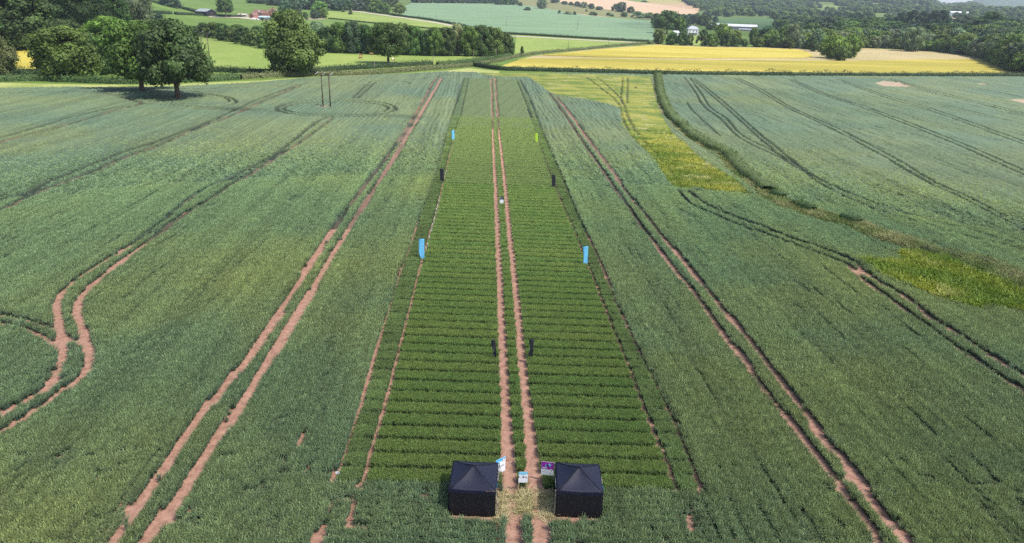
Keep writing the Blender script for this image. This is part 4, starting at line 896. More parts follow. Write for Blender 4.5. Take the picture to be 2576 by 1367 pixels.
# ------------------------------------------------------------------ tents
FAB_ROOF = simple("black_canopy_fabric", (.0085, .0098, .026), .6, .25, 14, .3, bump=.15)
FAB_WALL = simple("black_wall_fabric", (.0055, .0055, .008), .7, .25, 3, .3, bump=.3)
ALU = simple("grey_metal", (.42, .42, .42), .4, .1, 8, .5, .6)
WHITE = simple("white_print", (.80, .81, .83), .5, .04, 3); BLUEP = simple("blue_print", (.07, .42, .78), .5, .05, 3); NAVY = simple("navy_print", (.02, .035, .14), .5, .1, 3)
PURP = simple("purple_print", (.30, .03, .34), .5, .05, 3); GREYP = simple("grey_print", (.2, .21, .25), .5, .1, 3); WOOD = simple("wood_stake", (.45, .34, .18), .8, .2, 10); BLACKP = simple("black_print", (.012, .014, .022), .5, .1, 3)
def tent(fl, fr, label, open_side, marks):
    a, b = at(*fl), at(*fr); u = (b - a); wd = u.length; rz = math.atan2(u.y, u.x); o = empty("gazebo_tent", (a + b) / 2, rz)
    tag(o, label, "tent", "black pop-up tents by the tracks")
    h, dp, pk = EAVE, 3.0, EAVE + .78; x0, x1 = -wd / 2, wd / 2
    def panel(c0, c1):                 # one sagging triangular roof panel between two eave corners and the peak
        A, B, Pk = Vector(c0), Vector(c1), Vector((0, dp / 2, pk)); m = MB()
        def fn(s_, t_):
            e = A.lerp(B, s_); q = e.lerp(Pk, t_); sag = -.13 * math.sin(math.pi * t_) * (.4 + .6 * math.sin(math.pi * s_)) - (.05 * math.sin(math.pi * s_) * (1 - t_))
            q.z += sag + .006 * math.sin(s_ * 31 + t_ * 7); return q
        m.grid(fn, 12, 10); bmesh.ops.remove_doubles(m.bm, verts=m.bm.verts[:], dist=1e-4); return m
    c = [(x0, 0, h), (x1, 0, h), (x1, dp, h), (x0, dp, h)]
    m = MB()
    for i in range(4):
        q = panel(c[i], c[(i + 1) % 4]); tmp = bpy.data.meshes.new("t"); q.bm.to_mesh(tmp); q.bm.free(); m.bm.from_mesh(tmp); bpy.data.meshes.remove(tmp)
    bmesh.ops.remove_doubles(m.bm, verts=m.bm.verts[:], dist=1e-3); roof = m.solid(.008).build("roof", FAB_ROOF, o, smooth=True)
    m = MB()
    for i in range(4): m.tube([c[i], Vector(c[i]).lerp(Vector((0, dp / 2, pk)), .5) + Vector((0, 0, -.05)), (0, dp / 2, pk + .02)], .02, 6)
    m.build("roof_seam", FAB_WALL, roof)
    m = MB(); e_ = .03
    for i in range(4):
        A, B = Vector(c[i]), Vector(c[(i + 1) % 4]); n_ = (B - A).cross(Vector((0, 0, 1))).normalized() * e_
        m.grid(lambda s_, t_: A.lerp(B, s_) + n_ + Vector((0, 0, .0 - .24 * t_ - .05 * math.sin(math.pi * s_) * (1 - t_) - .012 * math.sin(s_ * 40))), 26, 2)
    m.solid(.006).build("valance", FAB_ROOF, o)
    def wall(A, B, nm):
        A, B = Vector((A[0], A[1], 0)), Vector((B[0], B[1], 0)); n_ = (B - A).cross(Vector((0, 0, 1))).normalized(); m = MB()
        m.grid(lambda s_, t_: A.lerp(B, s_) + Vector((0, 0, (h - .06) * (1 - t_))) + n_ * (.02 + .035 * t_ + .018 * math.sin(s_ * 17 + 1.3 * t_) * t_ + .006 * math.sin(s_ * 43)), 30, 8)
        m.solid(.006).build(nm, FAB_WALL, o, smooth=True)
    wall(c[0], c[1], "front_wall"); wall(c[2], c[3], "back_wall")
    if open_side > 0: wall(c[3], c[0], "side_wall")
    else: wall(c[1], c[2], "side_wall")
    for q in c:
        sx = 1 if q[0] > 0 else -1; sy = -1 if q[1] == 0 else 1
        out = .07 if sx == open_side else -.05
        m = MB(); m.box((q[0] + sx * out, q[1] + (.06 if sy < 0 else -.06), h / 2), (.05, .05, h), 0, .006); leg = m.build("leg", ALU, o)
        MB().box((q[0] + sx * out, q[1] + (.06 if sy < 0 else -.06), .012), (.12, .12, .02)).build("foot_plate", ALU, leg)
    for sy in (-.55, dp + .55):        # guy ropes on the path side
        y0 = 0 if sy < 0 else dp
        g = MB(); g.tube([(open_side * wd / 2 + open_side * .08, y0, h - .1), (open_side * (wd / 2 + .42), sy, .02)], .012, 5); g.build("guy_rope", BLACKP, o)
    # light lettering on the valance of the path side and outer side, too small to read
    for side, col, n_, y_a, y_b in marks:
        m = MB(); X = side * (wd / 2 + .048); r = random.Random(int(wd * 100) + n_)
        y = y_a
        for i in range(n_):
            L = r.uniform(.05, .09); m.box((X, y, h - .13 + r.uniform(-.01, .01)), (.012, L, r.uniform(.07, .11))); m.box((X, y + L * .6, h - .13), (.012, .02, .05)); y += (y_b - y_a) / n_
        m.build("lettering", col, o)
EAVE = 2.05
tent((1128, 1296.5), (1246, 1302), "black pop-up tent on the left of the straw patch, open towards the red tracks", 1, [(1, BLUEP, 3, .6, 1.0), (1, WHITE, 4, 1.3, 1.9)])
tent((1396.5, 1300), (1511, 1305.5), "black pop-up tent on the right of the straw patch, white lettering on its valance", -1, [(-1, WHITE, 9, .5, 1.5), (1, BLUEP, 4, .5, .9), (1, WHITE, 5, 1.1, 1.8)])

# ------------------------------------------------------------------ boards
def board(px, py, wd, hg, z0, yaw, label, design, lean=0.0, stakes=True):
    p = at(px, py); o = empty("display_board", p, yaw); tag(o, label, "sign", "display boards in the trial plots"); T = .012
    tl = Matrix.Rotation(lean, 4, 'X'); mats = {'w': WHITE, 'b': BLUEP, 'n': NAVY, 'p': PURP, 'g': GREYP, 'k': BLACKP, 'l': LBLUE}
    pn = MB().box((0, 0, z0 + hg / 2), (wd, T, hg)).build("panel", mats[design[0]], o)
    lay = 0
    for key, pts in design[1]:
        lay += 1; m = MB(); y = -T / 2 - .0015 * lay
        for poly in pts: m.prism([(x * wd - wd / 2, y, z0 + z * hg) for x, z in poly], (0, -.0012, 0))
        m.build("print", mats[key], pn)
    if stakes:
        for sx in (-1, 1): MB().box((sx * (wd / 2 - .03), T / 2 + .026, (z0 + hg * .8) / 2), (.05, .045, z0 + hg * .8)).build("stake", WOOD, o)
    return o
LBLUE = simple("light_blue_print", (.2, .55, .76), .5, .05, 3)
def rect(x0, z0, x1, z1): return [(x0, z0), (x1, z0), (x1, z1), (x0, z1)]
def disc(x, z, r, a=.71, n=14): return [(x + r * math.cos(t), z + r * a * math.sin(t)) for t in np.linspace(0, 2 * math.pi, n, endpoint=False)]
def bars(x0, x1, z, n, hmax, seed):
    r = random.Random(seed); st = (x1 - x0) / n; return [rect(x0 + i * st, z, x0 + i * st + st * .5, z + hmax * r.uniform(.3, 1)) for i in range(n)]
board(1258, 1206, .86, 1.19, .55, R(38), "blue and white board with bar charts standing behind the left tent", ('w', [('b', [[(0, .58), (.3, .66), (.6, .8), (1, .88), (1, 1), (0, 1)]]), ('w', [rect(.12, .80, .42, .83), rect(.12, .74, .5, .76)]), ('g', [rect(.68, .72, .9, .94)]), ('w', [rect(.72, .76, .86, .9)]), ('g', bars(.2, .9, .42, 8, .12, 1) + [rect(.18, .41, .92, .417)]), ('g', bars(.2, .55, .1, 4, .12, 2) + [rect(.18, .09, .6, .097)])]))
board(1375, 1213, .86, 1.15, .52, R(-13), "purple and white board with a picture of a flower standing beside the right tent", ('w', [('p', [rect(0, .46, 1, 1)]), ('l', [disc(.66, .8, .13)]), ('n', [disc(.52, .74, .1), disc(.4, .72, .06)]), ('l', [disc(.36, .75, .06), [(.33, .62), (.42, .7), (.46, .68), (.4, .58)]]), ('w', [rect(.08, .55, .4, .59), rect(.08, .5, .55, .515), rect(.72, .49, .92, .53)]), ('g', [rect(.1, .36, .6, .365), rect(.1, .30, .8, .305), rect(.1, .24, .75, .245)])]))
board(1314.5, 1238, .62, .86, .78, R(1), "small white and blue board on wooden legs between the tracks at the straw", ('w', [('l', [[(0, .78), (.3, .72), (.6, .72), (1, .84), (1, 1), (0, 1)]]), ('n', [[(.9, .78), (1, .82), (1, .9)], [(0, .42), (.08, .5), (0, .62)]]), ('g', [disc(.22, .62, .2)]), ('w', [disc(.22, .62, .18)]), ('n', [disc(.52, .5, .09), disc(.56, .56, .08), rect(.38, .44, .5, .48)]), ('g', [rect(.7, .42, .92, .46), rect(.76, .46, .82, .6), rect(.84, .46, .88, .54)])]))
board(1261.5, 521, .62, 1.15, .62, R(2), "black and white board between the tracks midway up the plots", ('w', [('k', [rect(0, .52, 1, 1)]), ('g', [rect(.15, .66, .4, .9), [(.55, .7), (.72, .92), (.88, .7)], rect(.62, .56, .72, .62)]), ('w', [rect(.2, .72, .34, .76)]), ('g', [rect(.1, .1, .9, .11), rect(.1, .4, .9, .41), rect(.1, .1, .12, .41), rect(.88, .1, .9, .41)])]))
p = at(851, 1212); o = empty("plot_placard", p, R(-12)); tag(o, "small white placard on a thin stake at the left corner of the plots", "sign")
MB().box((0, 0, .38), (.022, .022, .76)).build("stake", WOOD, o)
m = MB(); m.grid(lambda s_, t_: Vector(((s_ - .5) * .3, -.02 + .03 * math.sin(s_ * 3), .62 + .2 * t_ + .04 * s_)), 6, 3); m.solid(.006).build("panel", WHITE, o)

# ------------------------------------------------------------------ flags
FL_BLUE = simple("blue_flag_cloth", (.27, .73, .98), .6, .06, 2, .3); FL_LIME = simple("lime_flag_cloth", (.50, .72, .07), .6, .06, 2, .3)
for m_ in (FL_BLUE, FL_LIME):                # thin cloth lets the light through
    t_ = m_.node_tree; b_ = t_.nodes["Principled BSDF"]; leaf_shader(t_, b_, b_.inputs["Base Color"].links[0].from_socket, .4); FL_BLACK = simple("black_flag_cloth", (.014, .015, .024), .6, .15, 2, .4)
def flag(px, py, top, wd, z0, z1, mat, label, left=((0, 1), (1, 1)), lean=0.0, wave=.06, pole_bow=None):
    p = at(px, py); o = empty("banner_flag", p, 0); tag(o, label, "flag", "banner flags along the trial plots")
    pb_ = pole_bow or (lambda z: -lean * z); N = 12
    MB().tube([(pb_(z1 * i / N), 0, z1 * i / N - (.35 if i == 0 else 0)) for i in range(N + 1)] + [(pb_(z1) - wd * .5, 0, z1 + .02), (pb_(z1) - wd, 0, z1 + .0)], .018, 6).build("pole", BLACKP, o)
    vs, ls = zip(*left); m = MB()
    def fn(s_, t_):
        z = z0 + (z1 - z0) * t_; ww = float(np.interp(t_, vs, ls)) * wd
        return Vector((pb_(z) - .01 - ww * s_, wave * math.sin(3.2 * s_ + 4.5 * t_) * s_ - .02, z - (.10 * s_ * (1 - t_))))
    m.grid(fn, 8, 24); m.solid(.004).build("cloth", mat, o, smooth=True)
    MB().tube([(pb_(z1) - .0, -.005, z1 + .015), (pb_(z1) - wd, -.01, z1 + .015)], .02, 6).build("top_spar", BLACKP, o)
def fh(px, py, ty): q = at(px, py); return (py - ty) / pxm(q)
def fl(px, py, ty, by, wpx, mat, label, **k):
    q = at(px, py); a = pxm(q); h = (py - ty) / a; flag(px, py, h, wpx * mpp(q), (py - by) / a, h, mat, label, **k)
fl(1068, 657, 601, 652, 13.5, FL_BLUE, "light blue banner flag, nearer blue one on the left edge of the plots", left=((0, .3), (.12, .75), (.35, 1), (1, 1)))
fl(1478, 673, 620, 668, 13, FL_BLUE, "light blue banner flag, only blue one on the right edge of the plots", left=((0, .75), (.08, .88), (.5, .8), (1, 1)), lean=.04)
fl(1117, 463, 425, 459, 9.5, FL_BLACK, "black banner flag on the left edge of the plots, halfway up", left=((0, 1), (1, 1)), lean=.03, wave=.04)
fl(1397, 477, 440, 473, 9, FL_BLACK, "black banner flag on the right edge of the plots, halfway up", left=((0, 1), (.5, .95), (1, 1)), lean=.05, wave=.04)
fl(1143.5, 357, 328, 353, 6.3, FL_BLUE, "farthest light blue banner flag, at the upper left of the plots", lean=.03, wave=.03)
fl(1354, 363, 335, 359, 6.8, FL_LIME, "lime green banner flag at the upper right of the plots", lean=.1, wave=.03)
fl(1249, 914, 855, 897, 10, FL_BLACK, "black banner flag twisted by the wind just left of the central tracks", left=((0, .1), (.2, .95), (.42, .48), (.7, 1), (1, .95)), lean=.02, wave=.16, pole_bow=lambda z: -.05 * z - .012 * z ** 2)
fl(1338.5, 915, 854, 895, 10.3, FL_BLACK, "black banner flag with a pinched middle just right of the central tracks", left=((0, .9), (.25, 1.05), (.52, .72), (.8, 1), (1, 1)), lean=-.02, wave=.1, pole_bow=lambda z: .03 * z - .004 * z ** 2)

# plot pegs: white stakes along the left edge of the plots
for x, y in ((280, 495), (270, 540), (255, 590), (240, 640), (232, 680), (220, 735), (212, 770), (200, 810), (190, 850), (182, 890), (160, 965), (140, 1050), (125, 1100), (360, 190), (345, 220)):
    q = at(1045.5 + x * .21764, 398.5 + y * .21764); o = MB().box((0, 0, .43), (.05, .035, .86), 0, .008).box((0, -.022, .74), (.075, .01, .1)).build("plot_peg", WHITE, None, q)
    tag(o, "white peg marking a plot end along the left edge of the plots", "peg", "white pegs along the left plot edge")

# ------------------------------------------------------------------ poles
POLEW = simple("creosoted_pole", (.055, .04, .03), .85, .3, 3); INS = simple("grey_insulator", (.45, .46, .47), .4, .1, 5); YEL = simple("yellow_plate", (.6, .45, .05), .5, .05, 5)
def hframe(p1, p2, hpx, label):
    a, b = at(*p1), at(*p2); o = empty("twin_pole_pylon", (a + b) / 2, math.atan2((b - a).y, (b - a).x)); tag(o, label, "power pole"); s_ = (b - a).length; h = hpx / pxm(a)
    for sx in (-1, 1):
        q = MB().tube([(sx * s_ / 2, 0, -.3), (sx * s_ / 2, 0, h)], [.2, .15], 10).build("pole", POLEW, o, smooth=True)
        MB().box((sx * s_ / 2, -.16, 2.6), (.2, .02, .26)).build("warning_plate", YEL, q)
    MB().box((0, -.14, h - .15), (s_ * 2.1, .12, .14)).box((0, .14, h - .15), (s_ * 2.1, .1, .12)).build("crossarm", POLEW, o)
    for k in (-1, 0, 1):
        m = MB(); m.tube([(k * s_ * .98, -.14, h - .08), (k * s_ * .98, -.14, h + .32)], [.05, .035], 8)
        for z in (.05, .15, .25): m.tube([(k * s_ * .98, -.14, h + z), (k * s_ * .98, -.14, h + z + .05)], [.13, .09], 10)
        m.build("insulator", INS, o)
        m = MB(); m.tube([(k * s_ * .98, -.14, h), (k * s_ * .98 - .5, -.5, h - .35)], .06, 6).build("jumper_insulator", INS, o)
hframe((813, 271), (831.5, 272.5), 86, "pair of dark wooden power poles with a crossarm standing in the wheat")
hframe((512, 158), (529, 161), 78, "pair of wooden power poles on the pasture right of the nearest oak's crown")
def pole(px, py, ty, label, arm=False):
    q = at(px, py); h = (py - ty) / pxm(q); o = empty("utility_pole", q, 0); tag(o, label, "power pole", "single wooden poles across the pasture and slope")
    MB().tube([(0, 0, -.3), (0, 0, h)], [.19, .13], 8).build("pole", PGREY, o, smooth=True)
    MB().box((0, 0, h - .2), (1.3 if arm else .7, .1, .1)).build("crossarm", PGREY, o); MB().tube([(-.25, 0, h - .15), (-.25, 0, h + .12)], .06, 6).tube([(.25, 0, h - .15), (.25, 0, h + .12)], .06, 6).build("insulator", INS, o)
PGREY = simple("weathered_pole", (.11, .095, .08), .85, .25, 3)
for q in ((790.5, 186, 166, "grey pole just right of the tall full-crowned tree's base"), (943, 182, 153.5, "grey pole in the hedge left of the lone pasture oak"), (1089.5, 170, 141, "dark pole beside the gateway in the pasture hedge"), (1191, 157, 130, "pole in front of the pale willow end of the belt"), (1248, 147, 124, "pole in front of the right end of the tree belt"),
          (1429, 126, 103, "thin pole in the green pasture left of the barley"), (1531.5, 116, 97, "thin pole where hedge and lane meet by the barley"), (1097.5, 53, 32, "pole on the hedge above the farm track"), (1274, 66, 41, "thin pole in the left part of the blue-green field"), (1451.5, 78, 52, "nearer of two poles in the middle of the blue-green field"), (1455.5, 65, 41, "farther of two poles in the middle of the blue-green field")):
    pole(*q)

# ------------------------------------------------------------------ cattle
COWB, t_, b_ = newmat("brown_and_white_hide")
_tc = t_.nodes.new("ShaderNodeTexCoord"); _s = t_.nodes.new("ShaderNodeSeparateXYZ"); t_.links.new(_tc.outputs["Object"], _s.inputs[0])
_n = t_.nodes.new("ShaderNodeTexNoise"); _n.inputs["Scale"].default_value = 2.0; t_.links.new(_tc.outputs["Object"], _n.inputs["Vector"])
_a = t_.nodes.new("ShaderNodeMath"); _a.operation = 'ADD'; t_.links.new(_s.outputs[0], _a.inputs[0]); t_.links.new(_n.outputs[0], _a.inputs[1])
_r = t_.nodes.new("ShaderNodeValToRGB"); _r.color_ramp.interpolation = 'CONSTANT'; _r.color_ramp.elements[0].color = (.16, .045, .02, 1); _r.color_ramp.elements[1].position = .99; _r.color_ramp.elements[1].color = (.5, .46, .4, 1)
_m = t_.nodes.new("ShaderNodeMapRange"); _m.inputs[1].default_value = -1.0; _m.inputs[2].default_value = 1.62; t_.links.new(_a.outputs[0], _m.inputs[0]); t_.links.new(_m.outputs[0], _r.inputs[0]); t_.links.new(_r.outputs[0], b_.inputs["Base Color"]); b_.inputs["Roughness"].default_value = .8
COWW = simple("cream_hide", (.5, .42, .32), .8, .15, 3); COWT = simple("tan_hide", (.22, .14, .05), .8, .25, 3)
def cow(px, py, rz, mat, label, graze=True, sc=1.0):
    J = [(-.75, 0, 1.1), (-.3, 0, 1.12), (.25, 0, 1.1), (.7, 0, 1.15)]; rad = [(.30, .34), (.34, .40), (.34, .40), (.27, .34)]; E = [(0, 1), (1, 2), (2, 3)]
    hd = [(1.0, 0, .95), (1.2, 0, .6), (1.32, 0, .28)] if graze else [(1.0, 0, 1.35), (1.2, 0, 1.55), (1.5, 0, 1.42)]
    J += hd; rad += [(.18, .22), (.14, .17), (.09, .09)]; E += [(3, 4), (4, 5), (5, 6)]
    for sx, sy, root in ((-.78, -.2, 0), (-.78, .2, 0), (.62, -.19, 3), (.62, .19, 3)):
        k = len(J); bk = sx < 0
        J += [(sx + (.05 if bk else 0), sy, .78), (sx - (.09 if bk else -.02), sy, .45), (sx, sy, .03)]; rad += [(.16, .18), (.075, .08), (.06, .065)]; E += [(root, k), (k, k + 1), (k + 1, k + 2)]
    k = len(J); J += [(-1.02, 0, 1.15), (-1.1, 0, .6)]; rad += [(.04, .04), (.035, .035)]; E += [(0, k), (k, k + 1)]
    k = len(J); J += [(hd[1][0] - .02, -.2, hd[1][2] + .08), (hd[1][0] - .02, .2, hd[1][2] + .08)]; rad += [(.03, .05), (.03, .05)]; E += [(5, k), (5, k + 1)]
    me = bpy.data.meshes.new("cow"); me.from_pydata(J, E, []); o = link("cow", me, mat); o.location = at(px, py); o.rotation_euler = (0, 0, rz); o.scale = (sc,) * 3
    md = o.modifiers.new("skin", 'SKIN'); me.skin_vertices[0].data[0].use_root = True
    for v, q in zip(me.skin_vertices[0].data, rad): v.radius = q
    o.modifiers.new("smooth", 'SUBSURF').levels = 1; o.modifiers["smooth"].render_levels = 1
    tag(o, label, "cow", "cattle grazing on the pasture")
for px, py, rz, mt, lab, gz in ((1015 * 0 + 888, 137 - 2.5, R(170), COWT, "tan cow grazing farthest back, closest to the tree belt", True), (908, 142.5, R(200), COWB, "red-brown cow standing just behind the other red-brown one", False), (907, 150, R(185), COWB, "red-brown cow grazing nearest the wheat, left of the lone oak", True),
                                (934, 139, R(10), COWT, "tan cow grazing half under the left boughs of the lone oak", True), (988, 153.5, R(80), COWW, "cream cow close beside the trunk of the lone oak", False), (992.5, 154.5, R(95), COWT, "dark tan cow seen end-on right of the lone oak's trunk", True)):
    cow(px, py, rz, mt, lab, gz)

# bird in flight over the rough strip
r_ = ray(1600, 222); bp = Vector((0, 0, H)) + r_ * 120
o = empty("flying_bird", bp, R(20)); tag(o, "dark bird gliding low over the yellow-green grass by the long hedge", "bird"); FEATH = simple("dark_feathers", (.035, .025, .02), .8, .3, 10)
MB().tube([(-.22, 0, 0), (-.12, 0, .01), (.0, 0, .02), (.12, 0, .03), (.17, 0, .03), (.22, 0, .02)], [.02, .05, .065, .045, .04, .012], 8).build("body", FEATH, o, smooth=True)
for sy in (-1, 1):
    m = MB(); m.prism([(.08, sy * .03, .03), (.1, sy * .18, .10), (.02, sy * .42, .17), (-.06, sy * .45, .165), (-.08, sy * .2, .09), (-.06, sy * .03, .02)], (0, 0, .012)); m.build("wing", FEATH, o)
MB().prism([(-.2, -.03, 0), (-.2, .03, 0), (-.38, .08, 0), (-.38, -.08, 0)], (0, 0, .01)).build("tail", FEATH, o)

# ------------------------------------------------------------------ farm buildings
BRICK = simple("red_brick", (.26, .12, .085), .9, .2, 1.5); TILE = simple("clay_tiles", (.15, .085, .07), .85, .25, 2.0); BLKCLAD = simple("black_cladding", (.012, .015, .017), .6, .2, 2); GREYROOF = simple("grey_sheet_roof", (.2, .23, .23), .5, .12, 1.2)
WHITEW = simple("white_render", (.55, .55, .53), .8, .05, 1.0); SLATE = simple("pale_slate", (.33, .34, .38), .6, .12, 1.5); GLASS = simple("dark_glass", (.03, .035, .045), .15, .1, 3, .6); TIMBER = simple("dark_timber", (.03, .022, .018), .8, .2, 4); LBR = simple("blue_grey_sheet", (.27, .36, .38), .45, .06, 1.0); SHEDW = simple("white_sheet_roof", (.6, .61, .63), .5, .05, .6); LILAC = simple("grey_lilac_cladding", (.2, .19, .22), .7, .08, .7)
def gable(name, label, px, py, wd, dp, hg, rh, rz, wallm, roofm, cat="building", over=.3, extra=None):
    """long side faces -Y before rotation; ridge runs along X"""
    q = at(px, py); o = empty(name, q, rz); tag(o, label, cat)
    MB().prism([(-wd / 2, -dp / 2, -.8), (-wd / 2, dp / 2, -.8), (-wd / 2, dp / 2, hg), (-wd / 2, 0, hg + rh), (-wd / 2, -dp / 2, hg)], (wd, 0, 0)).build("wall", wallm, o)
    m = MB(); t = .16; k = rh / (dp / 2)
    for sy in (-1, 1):
        m.prism([(-wd / 2 - over, 0, hg + rh + .02), (-wd / 2 - over, sy * (dp / 2 + over), hg - over * k + .02), (-wd / 2 - over, sy * (dp / 2 + over), hg - over * k + t), (-wd / 2 - over, 0, hg + rh + t)], (wd + 2 * over, 0, 0))
    roof = m.build("roof", roofm, o)
    if extra: extra(o, roof)
    return o
def win(o, x, y, z, w_, h_, ax=0, name="window"):
    s1 = (w_ + .16, .08, h_ + .16) if ax == 0 else (.08, w_ + .16, h_ + .16); s2 = (w_, .1, h_) if ax == 0 else (.1, w_, h_)
    f = MB().box((x, y, z), s1).build(name, WHITEW, o); MB().box((x, y, z), s2).build("pane", GLASS, f)
def ub(px, py): return mpp(at(px, py))
k = ub(517, 38)
def barn_x(o, roof):
    m = MB()
    for x in (-5, 0, 4): m.box((x, -3.6, 5.0 + 3.0 * .5), (1.4, 2.2, .1), 0, 0, Matrix.Rotation(math.atan2(3.0, 8.0), 4, 'X'))
    m.build("rooflight", LBR, roof)
    MB().box((9.55, 0, 2.2), (.12, 5.5, 4.4)).build("door", TIMBER, o)
gable("black_barn", "big black clad barn with a grey sheet roof beside the hedges at the farm's left", 519, 40, 19, 16, 5.0, 3.0, R(-28), BLKCLAD, GREYROOF, extra=barn_x)
def brick_x(o, roof):
    MB().box((1.2, -3.2, 7.0), (1.2, 1.4, .1), 0, 0, Matrix.Rotation(math.atan2(4, 4.5), 4, 'X')).build("rooflight", WHITEW, roof)
    for x in (-3.5, 0, 3.5): win(o, x, -4.52, 2.4, 1.0, 1.1)
gable("brick_barn", "red brick barn with a steep clay tiled roof at the heart of the farm", 655, 43, 15, 9, 4.6, 4.0, R(-18), BRICK, TILE, extra=brick_x)
gable("low_brick_barn", "lower red brick range at right angles in front of the steep tiled barn", 640, 46, 9, 7, 3.2, 2.6, R(62), BRICK, TILE)
def garage_x(o, roof):
    m = MB().box((-2.6, -4.03, 1.35), (3.6, .1, 2.7)).build("dark_bay_panel", GLASS, o)  # dark sheet on the solid wall, painted as the shaded open bay
    m = MB().box((2.6, -4.03, 1.35), (4.4, .1, 2.5)).build("door", LILAC, o)
def mono(name, label, px, py, wd, dp, h0, h1, rz, wallm, roofm, extra=None, cat="building"):
    q = at(px, py); o = empty(name, q, rz); tag(o, label, cat)
    MB().prism([(-wd / 2, -dp / 2, -.6), (-wd / 2, dp / 2, -.6), (-wd / 2, dp / 2, h1), (-wd / 2, -dp / 2, h0)], (wd, 0, 0)).build("wall", wallm, o)
    roof = MB().prism([(-wd / 2 - .3, -dp / 2 - .3, h0 + .02), (-wd / 2 - .3, dp / 2 + .2, h1 + .06), (-wd / 2 - .3, dp / 2 + .2, h1 + .2), (-wd / 2 - .3, -dp / 2 - .3, h0 + .16)], (wd + .6, 0, 0)).build("roof", roofm, o)
    if extra: extra(o, roof)
    return o
mono("garage", "garage with a dark panel for its open bay and a pale blue-grey lean-to roof", 668, 51, 15, 8, 3.0, 4.4, R(-4), LILAC, LBR, garage_x)
gable("tiled_shed", "tiled shed directly behind the pale garage roof", 673, 46, 13, 5, 5.6, 2.4, R(-4), BRICK, TILE)
def farm_x(o, roof):
    MB().box((1.0, 0, 9.6), (1.3, 1.0, 4.2), 0, .05).build("chimney", BRICK, roof); MB().box((-2.6, 1.5, 9.0), (1.0, 1.0, 2.6), 0, .05).build("chimney", BRICK, roof)
    for x in (-3, 0, 3):
        for z in (1.6, 4.2): win(o, x, -4.02, z, 1.1, 1.2)
    m = MB()
    for y in (-2.5, -1, 1, 2.5): m.box((-6.03, y, 4.4), (.1, .22, 3.6))
    for z in (3.2, 5.0): m.box((-6.05, 0, z), (.1, 7.6, .22))
    m.build("timber_frame", TIMBER, o); MB().box((4.4, -5.2, 2.6), (3.4, 2.4, 5.2)).build("porch", WHITEW, o)
gable("farmhouse", "timber-framed white farmhouse with tall brick chimneys", 687, 42, 12, 8, 5.4, 3.6, R(-20), WHITEW, TILE, extra=farm_x)
gable("stone_shed", "low pale shed left of the brick barn", 612, 42, 12, 6, 2.0, 1.4, R(-14), simple("pale_stone", (.3, .27, .22), .9, .15, 1.5), simple("pale_sheet", (.34, .3, .26), .7, .1, 1))
CARW, TYRE = simple("white_car_paint", (.62, .63, .65), .25, .03, 1, .5), simple("tyre_rubber", (.015, .015, .016), .85, .1, 5)
def car(px, py, rz, label, van=False):
    o = empty("white_van" if van else "white_car", at(px, py), rz); tag(o, label, "van" if van else "car", "vehicles parked at the farm"); L, W_, Hh = (5.2, 1.95, 2.0) if van else (4.2, 1.75, 1.45)
    pr = [(-L / 2, .4), (-L / 2, Hh * .95), (-L / 2 + .15, Hh), (L * .12, Hh), (L * .28, Hh * .62), (L / 2 - .05, Hh * .5), (L / 2, .42)] if van else [(-L / 2, .35), (-L / 2, .85), (-L * .38, .92), (-L * .28, Hh), (L * .08, Hh), (L * .24, .92), (L / 2 - .1, .78), (L / 2, .36)]
    b = MB().prism([(x, -W_ / 2, z) for x, z in pr], (0, W_, 0)).build("body", CARW, o)
    wz = Hh * .78
    MB().box((L * .02, 0, wz), (L * (.16 if van else .36), W_ + .03, Hh * .22)).build("window", GLASS, b)
    for sx in (-.31, .31):
        for sy in (-1, 1): MB().tube([(sx * L, sy * (W_ / 2 - .18), .33), (sx * L, sy * (W_ / 2 + .02), .33)], .33, 14).build("wheel", TYRE, o)
car(641, 49.5, R(20), "white van parked at the left end of the pale farm garage", True); car(648, 51, R(-30), "white car parked in front of the white van", False)

# white house and long shed
q = at(1741, 88); kk = mpp(q); WH = 27 * kk; o = empty("white_house", q, R(-3)); tag(o, "white two-storey house with a pale hipped roof and two chimneys", "house")
hw, hd, hz, hr = WH / 2, WH * .36, 7.0, 3.6
MB().box((0, 0, hz / 2 - .4), (2 * hw, 2 * hd, hz + .8)).build("wall", WHITEW, o)
m = MB(); e_ = .4; A = [(-hw - e_, -hd - e_, hz), (hw + e_, -hd - e_, hz), (hw + e_, hd + e_, hz), (-hw - e_, hd + e_, hz)]; rl, rr_ = (-hw * .45, 0, hz + hr), (hw * .45, 0, hz + hr)
v = [m.bm.verts.new(x) for x in A + [rl, rr_]]
for f in ((0, 1, 5, 4), (1, 2, 5), (2, 3, 4, 5), (3, 0, 4), (3, 2, 1, 0)): m.bm.faces.new([v[i] for i in f])
roof = m.build("roof", SLATE, o)
for sx in (-1, 1): MB().box((sx * hw * .5, 0, hz + hr), (1.0, 1.4, 3.0), 0, .05).build("chimney", simple("dark_chimney", (.09, .07, .065), .9), roof)
for x in (-.62, 0, .62):
    win(o, x * hw, -hd - .02, 4.6, 1.1, 1.5)
    if x: win(o, x * hw, -hd - .02, 1.7, 1.3, 1.5)
d_ = MB().box((0, -hd - .03, 1.1), (1.1, .1, 2.2)).build("door", simple("green_door", (.05, .09, .06)), o); MB().box((.4, -hd - .1, 1.1), (.08, .08, .1)).build("handle", ALU, d_)
MB().box((0, -hd - 1.2, 2.75), (hw * 1.5, 2.4, .14)).build("veranda_roof", WHITEW, o)
for x in (-.72, -.24, .24, .72): MB().box((x * hw, -hd - 2.3, 1.35), (.14, .14, 2.7)).build("veranda_post", WHITEW, o)
gable("long_shed", "long low shed with a white sheet roof beside the dark crop", 1842, 74, 116 * ub(1842, 74), 14, 4.6, 3.2, R(-14), LILAC, SHEDW)
